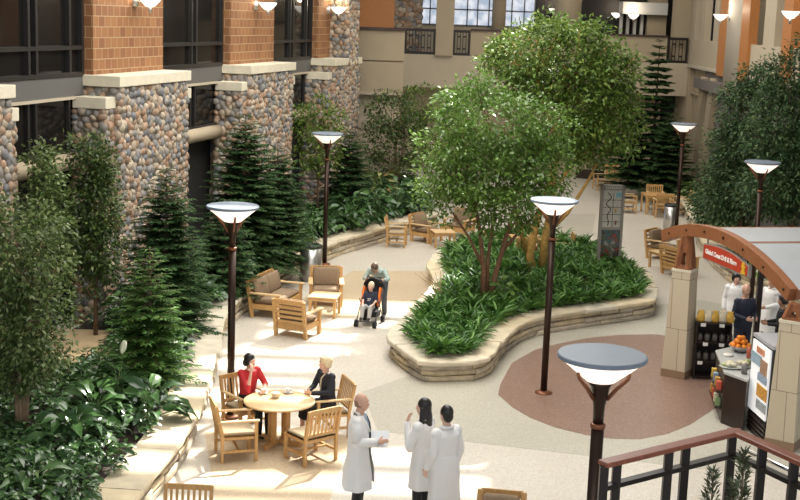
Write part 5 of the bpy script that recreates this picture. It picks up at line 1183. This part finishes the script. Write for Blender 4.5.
def coat_shell(body, J, hem, gap0, gap1, mname='lab_coat', m=COATW, build=1.0, flare=1.12):
    """open fronted knee length coat: shell round the torso (gap at the front, +y), sleeves and collar"""
    pe, ch, ne = Vector(J['pelvis']), Vector(J['chest']), Vector(J['neck']); n = 30; sh = (Vector(J['shL']) + Vector(J['shR'])) / 2
    zs = [(hem, .235 * flare, .195 * flare, gap0), (hem + .22, .222 * flare, .185 * flare, gap0), (pe.z - .05, .205, .165, gap0), (pe.z + .12, .185, .150, gap0 * .9), (ch.z - .08, .192, .150, gap0 * .9), (ch.z + .03, .20, .150, gap1 * .8), (sh.z - .05, .198, .135, gap1), (sh.z + .025, .165, .112, gap1), (ne.z - .01, .085, .08, gap1 * 1.2)]
    vs = []
    for z, rx, ry, g in zs:
        f = min(1, max(0, (z - pe.z) / (ne.z - pe.z))); c = pe.lerp(ne, f); c = Vector((c.x, c.y, z)); xa = (Vector(J['shR']) - Vector(J['shL'])); xa.z = 0; xa.normalize(); ya = Vector((-xa.y, xa.x, 0))
        for k in range(2):
            for i in range(n + 1):
                a = PI / 2 + g + (2 * PI - 2 * g) * i / n; kk = 1 - .055 * k; w_ = 1 + (.035 * math.sin(a * 7) if z < pe.z else 0)
                vs.append(c + xa * (math.cos(a) * rx * build * kk * w_) + ya * (math.sin(a) * ry * kk * w_))
    R = 2 * (n + 1); fs = []
    for r in range(len(zs) - 1):
        for i in range(n):
            o = r * R; fs.append((o + i, o + i + 1, o + R + i + 1, o + R + i)); o2 = o + n + 1; fs.append((o2 + i, o2 + R + i, o2 + R + i + 1, o2 + i + 1))
        for i in (0, n): o = r * R; fs.append((o + i, o + R + i, o + R + n + 1 + i, o + n + 1 + i))
    for r in (0, len(zs) - 1):
        for i in range(n): o = r * R; fs.append((o + i, o + i + 1, o + n + 2 + i, o + n + 1 + i))
    mb = MB().add(vs, fs, 0, True)
    for s in 'LR':
        a, e, w = Vector(J['sh' + s]), Vector(J['el' + s]), Vector(J['wr' + s]); e2 = e.lerp(w, .95)
        mb.ell(a, (.0755, .075, .073), None, 16, 12); mb.tube([a, a.lerp(e, .5), e], [.0755, .069, .064], 16); mb.ell(e, (.064,) * 3, None, 12, 8); mb.tube([e, e.lerp(w, .5), e2], [.064, .060, .056], 14)
    o = mb.build(mname, m, body)
    cb = MB()
    if gap1 > .2:
        for s in (-1, 1):
            xa = (Vector(J['shR']) - Vector(J['shL'])).normalized(); ya = Vector((-xa.y, xa.x, 0)).normalized()
            cb.tube([ne + xa * s * .0 - ya * .075 + V3(0, 0, .02), ne + xa * s * .075 + V3(0, 0, .015), ne + xa * s * .085 + ya * .095 - V3(0, 0, .10), ch + xa * s * .045 + ya * .150 - V3(0, 0, .02)], [.022, .026, .034, .012], 8, ell=.55)
    else: cb.tube([ne + V3(.07 * math.cos(a), .065 * math.sin(a), .0) for a in np.linspace(.8 + PI / 2, 2 * PI - .8 + PI / 2, 12)], .022, 8)
    cb.build('collar', m, body)
    return o
def coat_solid(body, J, hem, build=1.0):
    m = MB(); torso(m, J, build * 1.04, .024); pe = Vector(J['pelvis'])
    for s in 'LR':
        e, w_ = Vector(J['el' + s]), Vector(J['wr' + s]); limb(m, J['sh' + s], e, .068, .060); limb(m, e, e.lerp(w_, .93), .060, .050)
    n = 36; zs = [(hem, .228, .190, .07), (hem + .2, .212, .176, .05), (pe.z, .198, .158, .02), (pe.z + .15, .172, .138, 0)]; vs = []; fs = []
    for z, rx, ry, f in zs:
        for i in range(n):
            a = 2 * PI * i / n; k = 1 + f * math.sin(a * 6 + .7) * (.6 + .4 * math.sin(a * 2 + 1)); vs.append((pe.x + math.cos(a) * rx * build * k, pe.y - .01 + math.sin(a) * ry * k, z))
    for r in range(3):
        for i in range(n): fs.append((r * n + i, r * n + (i + 1) % n, (r + 1) * n + (i + 1) % n, (r + 1) * n + i))
    fs += [tuple(range(n - 1, -1, -1)), tuple(range(3 * n, 4 * n))]; m.add(vs, fs, 0, True)
    o = remesh(m, 'lab_coat', COATW, .012, body, 3)
    ne = Vector(J['neck']); cb = MB(); cb.tube([ne + V3(.082 * math.cos(a), .072 * math.sin(a), .005 - .03 * max(0, math.sin(a))) for a in np.linspace(.5 + PI / 2, 2 * PI - .5 + PI / 2, 14)], .024, 8); cb.build('collar', COATW, body)
    return o
def dirv(px0, px1): d = px1 - px0; return math.atan2(-d.x, d.y)
# --- seated woman in red, head resting on a hand
Jr = dict(SIT, look=(-.25, 1, .05), elR=(.20, .26, .80), wrR=(.115, .235, 1.09), hdR=(-.25, -.10, 1), elL=(-.26, .16, .82), wrL=(-.05, .40, .80), hdL=(.8, .6, 0), head=(.02, .10, 1.24))
rw = c3.location
def earr(body, J, q, M): MB().tube([q(-.07, .07, -.02), q(-.075, .075, -.06)], .004, 5).build('earring', CHROME, body)
person('seated dark haired woman in a red top resting her head on her hand', rw, face(rw, TC), Jr, SKINL, REDC, BLKC, HAIRB, hairfn=hair_tied, sleeve='el', palm={'R': (0, -1, .2)})
# --- seated older woman in black
Je = dict(SIT, look=(.1, 1, .02), elL=(-.24, .14, .80), elR=(.24, .14, .80), wrL=(-.02, .36, .765), wrR=(.06, .36, .79), hdL=(1, .5, 0), hdR=(-1, .5, 0))
def scarf(body, J, q, M): m = MB(); m.tube([(-.05, .10, 1.08), (0, .14, 1.0), (0, .158, .90), (0, .155, .80)], [.035, .032, .028, .03], 10, ell=.5); m.build('blouse', mat('cream_blouse', (.66, .56, .40), .7), body, label='cream blouse front')
el_ = c4.location
person('seated older woman with short blond hair in a black jacket', el_, face(el_, TC), Je, SKINL, mat('black_jacket', (.016, .018, .026), .75), BLKC, HAIRBL, hairfn=hair_bob, skirt=True, brow=HAIRBL, extra=scarf)
# --- bald doctor holding papers, looking right
Jm = dict(STAND, elL=(-.245, -.02, 1.13), wrL=(-.04, .22, 1.08), hdL=(1, .25, .05), elR=(.235, .0, 1.13), wrR=(.10, .26, 1.12), hdR=(-.25, 1, .10), look=(.12, 1, 0))
pm = P(357, 518)
def papers(body, J, q, M):
    m = MB(); R = Matrix.Rotation(math.radians(36), 3, 'Y') @ Matrix.Rotation(math.radians(8), 3, 'X'); m.box((.0, .22, 1.13), (.26, .34, .016), 0, 0, R); m.box((.006, .22, 1.143), (.23, .30, .010), 0, 0, R); m.v = m.v
    o = m.build('paper_folder', mat('paper', (.66, .68, .70), .6)); tag(o, 'white sheaf of papers held by the bald doctor', 'papers'); o.location = body.location; o.rotation_euler = body.rotation_euler; o.scale = body.scale
    coat_shell(body, J, .47, .36, .50, build=1.16)
    m = MB(); m.tube([(0, .095, 1.44), (0, .135, 1.34), (0, .145, 1.18), (0, .140, 1.02)], [.018, .020, .028, .022], 8, ell=.4); m.build('necktie', mat('tie_dark', (.03, .035, .05), .5), body, label='dark tie')
bald = person('bald man in an open white lab coat holding papers', pm, math.radians(-98), Jm, SKIN, mat('blue_shirt', (.36, .45, .58), .7), BLKC, mat('hair_thin', (.27, .155, .10), .6), scale=1.055, hairfn=hair_fringe, extra=papers, brow=HAIRG, palm={'L': (0, 0, 1), 'R': (-1, 0, -.3)})
# --- woman with long dark hair, hand to her chin
pw2 = P(420, 521)
Jw = dict(STAND, look=(-.1, 1, .02), elL=(-.245, .08, 1.12), wrL=(-.10, .20, 1.40), hdL=(.35, -.1, 1), elR=(.235, -.01, 1.12), wrR=(.17, .17, .98), hdR=(-.35, .8, -.4))
person('woman with long dark hair in a white lab coat raising a hand to her chin', pw2, math.radians(62), Jw, SKINL, mat('white_top', (.6, .6, .6), .7), BLKC, HAIRB, scale=1.03, hairfn=hair_long, extra=lambda b, J, q, M: coat_solid(b, J, .50, .95), palm={'L': (0, -1, .2)})
# --- man seen from behind
pm2 = P(442, 531)
Jb = dict(STAND, look=(.1, 1, 0), wrL=(-.235, .10, .90), wrR=(.235, .06, .88))
person('dark haired man in a white lab coat with his back to the viewer', pm2, math.radians(38), Jb, SKINL, mat('white_top', (.6, .6, .6), .7), BLKC, HAIRB, scale=1.035, hairfn=hair_short, extra=lambda b, J, q, M: coat_solid(b, J, .42, 1.08))
# --- kiosk people
def hz(px, py, z): p = P(px, py, z); p.z = 0; return p
pk1 = hz(743.5, 284, 1.78)
Jk = dict(STAND, look=(-.15, 1, -.05), elL=(-.25, .0, 1.13), elR=(.25, .02, 1.13), wrL=(-.10, .30, 1.10), wrR=(.12, .30, 1.10), hdL=(.3, 1, .1), hdR=(-.3, 1, .1))
person('balding man in a dark navy top standing behind the kiosk counter', pk1 + V3(0, -.22, 0), math.radians(-163), dict(Jk, look=(.1, .95, -.12), hdL=(.5, 1, .1)), SKIN, NAVY, NAVY, HAIRG, hairfn=hair_fringe, scale=1.05, build=1.2, brow=HAIRG)
pk2 = hz(737, 273, 1.66); person('dark haired woman in a white coat standing behind the man in navy', pk2, math.radians(165), dict(STAND, look=(-.3, 1, -.05)), SKINL, COATW, BLKC, HAIRB, hairfn=hair_bob, scale=.95, extra=lambda b, J, q, M: coat_solid(b, J, .5))
pk3 = hz(773, 277, 1.72); person('person in a white coat at the far side of the kiosk below the beam', pk3, math.radians(120), dict(STAND, wrL=(-.12, .26, 1.08), hdL=(.4, 1, 0)), SKIN, COATW, BLKC, HAIRG, hairfn=hair_short, extra=lambda b, J, q, M: coat_solid(b, J, .5))
pk4 = hz(784, 296, 1.64); person('dark haired person in black reaching towards the man in navy', pk4, math.radians(78), Jk, SKIND, BLKC, BLKC, HAIRB, hairfn=hair_bob, scale=.95)
# --- stroller with toddler and the adult bending over it
ps = P(370, 324); yw = math.radians(165)
t = thing('baby_stroller', 'black folding stroller with orange trim pushed along the aisle', 'stroller', ps, yw)   # front is +y (toward the viewer)
FR = mat('stroller_frame', (.10, .10, .11), .4, .5); BLF = mat('stroller_fabric', (.015, .015, .017), .8); ORF = mat('orange_fabric', (.75, .17, .02), .7)
for sx in (-1, 1):
    MB().tube([(sx * .22, .38, .10), (sx * .22, .05, .50), (sx * .22, -.32, .95), (sx * .21, -.42, 1.02)], .013, 8).build('side_frame', FR, t)
    MB().tube([(sx * .22, -.30, .10), (sx * .22, .05, .50), (sx * .215, .18, .62)], .013, 8).build('rear_strut', FR, t)
    for y in (.38, -.30):
        m = MB()
        for dx in (-.022, .022): m.tube([(sx * .22 + dx - .012, y, .085), (sx * .22 + dx + .012, y, .085)], .085, 18, 0)
        m.tube([(sx * .22 - .04, y, .085), (sx * .22 + .04, y, .085)], .02, 8, 1); m.build('wheel', [BLF, FR], t)
MB().tube([(-.21, -.42, 1.02), (.21, -.42, 1.02)], .016, 8).build('handlebar', BLF, t)
MB().tube([(-.22, .37, .14), (.22, .37, .14)], .02, 8).build('footrest', FR, t)
m = MB(); M_ = Matrix.Rotation(math.radians(-8), 3, 'X'); m.box((0, .06, .40), (.36, .34, .05), 0, 0, M_); m.box((0, -.17, .64), (.36, .05, .50), 0, 0, Matrix.Rotation(math.radians(24), 3, 'X')); m.build('seat', BLF, t, bevel=.015)
for sx in (-1, 1): m = MB(); m.box((sx * .195, -.06, .64), (.05, .16, .44), 0, 0, Matrix.Rotation(math.radians(24), 3, 'X')); m.build('side_wing', ORF, t, bevel=.012, label='orange side panel')
m = MB(); vs = []
for i in range(9):
    a = math.radians(72 + 95 * i / 8)
    for j in range(9):
        b_ = PI * j / 8; vs.append((-.235 * math.cos(b_), -.22 + .27 * math.cos(a) * (.35 + .65 * math.sin(b_)), .70 + .36 * math.sin(a) * (.45 + .55 * math.sin(b_))))
fs = [(i * 9 + j, i * 9 + j + 1, i * 9 + j + 10, i * 9 + j + 9) for i in range(8) for j in range(8)]
o = m.add(vs, fs, 0, True).build('canopy', BLF, t); s_ = o.modifiers.new('solidify', 'SOLIDIFY'); s_.thickness = .012
m = MB(); m.bb((-.17, -.28, .16), (.17, .0, .30)); m.build('basket', BLF, t, bevel=.02)
# toddler (child proportions, seated)
Jt = dict(SIT, pelvis=(0, 0, .10), chest=(0, -.05, .30), neck=(0, -.08, .42), head=(0, -.06, .545), shL=(-.115, -.07, .385), shR=(.115, -.07, .385), elL=(-.16, .0, .25), elR=(.16, .0, .25), wrL=(-.13, .13, .19), wrR=(.13, .13, .19), hdL=(.3, 1, -.2), hdR=(-.3, 1, -.2),
          hipL=(-.07, .02, .09), hipR=(.07, .02, .09), knL=(-.09, .26, .12), knR=(.09, .26, .12), anL=(-.09, .33, -.10), anR=(.09, .33, -.10))
def toddler():
    J = Jt; m = MB(); tl = .72
    def tor(mb, g):
        mb.loft([((0, 0, .02), .10 + g, .09 + g), ((0, 0, .10), .115 + g, .10 + g), ((0, -.03, .22), .108 + g, .09 + g), ((0, -.06, .34), .112 + g, .08 + g), ((0, -.075, .40), .09 + g, .06 + g), ((0, -.08, .43), .04 + g, .04 + g)], 16)
    tor(m, -.004)
    for s, sg in (('L', -1), ('R', 1)):
        limb(m, J['sh' + s], J['el' + s], .036, .029); limb(m, J['el' + s], J['wr' + s], .029, .022); limb(m, J['hip' + s], J['kn' + s], .058, .042); limb(m, J['kn' + s], J['an' + s], .042, .032); hand(m, J['wr' + s], J['hd' + s], (0, 0, -1), sg, .72)
        a_ = Vector(J['an' + s]); m.ell(a_ + V3(0, .045, -.02), (.03, .07, .03), None, 10, 8)
    m.tube([(0, -.08, .40), (0, -.07, .50)], .04, 10); M, q = headmesh(m, J['head'], (0, 1, .1), (0, 0, 1), .88)
    b = remesh(m, 'person', SKINL, .008, None, 2); b.location = ps + Vector((0, 0, .34)) + Vector((-math.sin(yw), math.cos(yw), 0)) * .07; b.rotation_euler = (0, 0, yw)
    tag(b, 'toddler in a dark shirt and pale trousers sitting in the stroller', 'person'); face_parts(b, q, M, .88, HAIRBL)
    c = MB(); tor(c, .012)
    for s in 'LR': limb(c, J['sh' + s], J['el' + s], .050, .042)
    remesh(c, 'shirt', NAVY, .010, b, 2)
    c = MB(); c.loft([((0, .02, .01), .115, .10), ((0, .02, .12), .125, .112)], 14)
    for s in 'LR': limb(c, J['hip' + s], J['kn' + s], .068, .056); limb(c, J['kn' + s], J['an' + s], .056, .046)
    remesh(c, 'trousers', mat('grey_trousers', (.46, .44, .42), .8), .010, b, 2)
    for s in 'LR': c = MB(); a_ = Vector(J['an' + s]); c.ell(a_ + V3(0, .045, -.025), (.038, .078, .036), None, 12, 8); remesh(c, 'shoe', SHOE, .009, b, 1)
    c = MB(); c.ell(q(0, -.02, .042), (.072, .088, .085), M, 14, 10); remesh(c, 'hair', HAIRBL, .009, b, 1)
    cu = bpy.data.curves.new('shirt_print', 'FONT'); cu.body = '27'; cu.size = .09; cu.extrude = .004; cu.align_x = 'CENTER'; cu.align_y = 'CENTER'; cu.materials.append(mat('white_letters', (.85, .82, .76), .5))
    o = text_obj(cu, 'shirt_print', b); o.location = (0, .074, .265); o.rotation_euler = (PI / 2 - .3, 0, PI)
toddler()
pa = ps + Vector((-math.sin(yw), math.cos(yw), 0)) * -.86 + Vector((-.02, 0, 0))
Ja = dict(STAND, pelvis=(0, -.06, .90), chest=(.02, .17, 1.09), neck=(.03, .36, 1.18), head=(.02, .47, 1.24), look=(.05, .8, -.62), up=(0, .62, .8), shL=(-.17, .29, 1.15), shR=(.19, .29, 1.15), elL=(-.30, .42, 1.00), elR=(.30, .36, .95), wrL=(-.20, .46, .98), wrR=(.21, .47, .99), hdL=(.1, 1, -.1), hdR=(-.1, 1, -.1), hipL=(-.09, -.05, .89), hipR=(.09, -.05, .89), knL=(-.10, .02, .48), knR=(.10, .02, .48), anL=(-.105, -.05, .09), anR=(.105, -.05, .09))
def cap_(body, J, q, M): m = MB(); m.ell(q(0, -.015, .06), (.086, .102, .075), M, 16, 10); m.ell(q(0, .10, .062), (.062, .055, .010), M, 14, 6); m.build('cap', mat('brown_cap', (.10, .065, .04), .8), body)
person('adult in a pale green jacket and cap bending over the stroller handle', pa, yw, Ja, SKIN, mat('sage_jacket', (.38, .47, .42), .8, var=.15, nscale=18), mat('grey_jeans', (.10, .11, .13), .8), HAIRG, hairfn=hair_short, extra=cap_, brow=HAIRG)
# ================================================================ LIGHT
w = bpy.data.worlds.new('world'); sc.world = w; w.use_nodes = True
w.node_tree.nodes['Background'].inputs['Color'].default_value = (.75, .85, 1, 1); w.node_tree.nodes['Background'].inputs['Strength'].default_value = .7
sun = bpy.data.lights.new('sun', 'SUN'); sun.energy = 15; sun.angle = math.radians(.9); sun.color = (1, .95, .86)
so = bpy.data.objects.new('sun', sun); COL.objects.link(so); so.rotation_euler = SUNV.to_track_quat('Z', 'Y').to_euler()
def area(name, loc, sx, sy, e, col, rot=(0, 0, 0)):
    l = bpy.data.lights.new(name, 'AREA'); l.shape = 'RECTANGLE'; l.size = sx; l.size_y = sy; l.energy = e; l.color = col
    o = bpy.data.objects.new(name, l); COL.objects.link(o); o.location = loc; o.rotation_euler = rot
area('skylight', (0, 27, 12.8), 9, 22, 3700, (1, .97, .92)); area('skylight', (6, 46, 12.8), 10, 16, 1350, (1, .96, .88))
area('camera_fill', (1, -6, 11.5), 20, 5, 1450, (1, .97, .93), (math.radians(62), 0, 0))  # added fill light behind the camera, brightens the surfaces facing the viewer
for x in (-5.2, 10.5): pass
sc.view_settings.view_transform = 'Standard'; sc.view_settings.look = 'None'; sc.view_settings.exposure = 0.0; sc.view_settings.gamma = 1.0; sc.view_settings.use_curve_mapping = False
sc.cycles.use_denoising = True; sc.cycles.max_bounces = 6; sc.cycles.diffuse_bounces = 3; sc.cycles.sample_clamp_indirect = 6
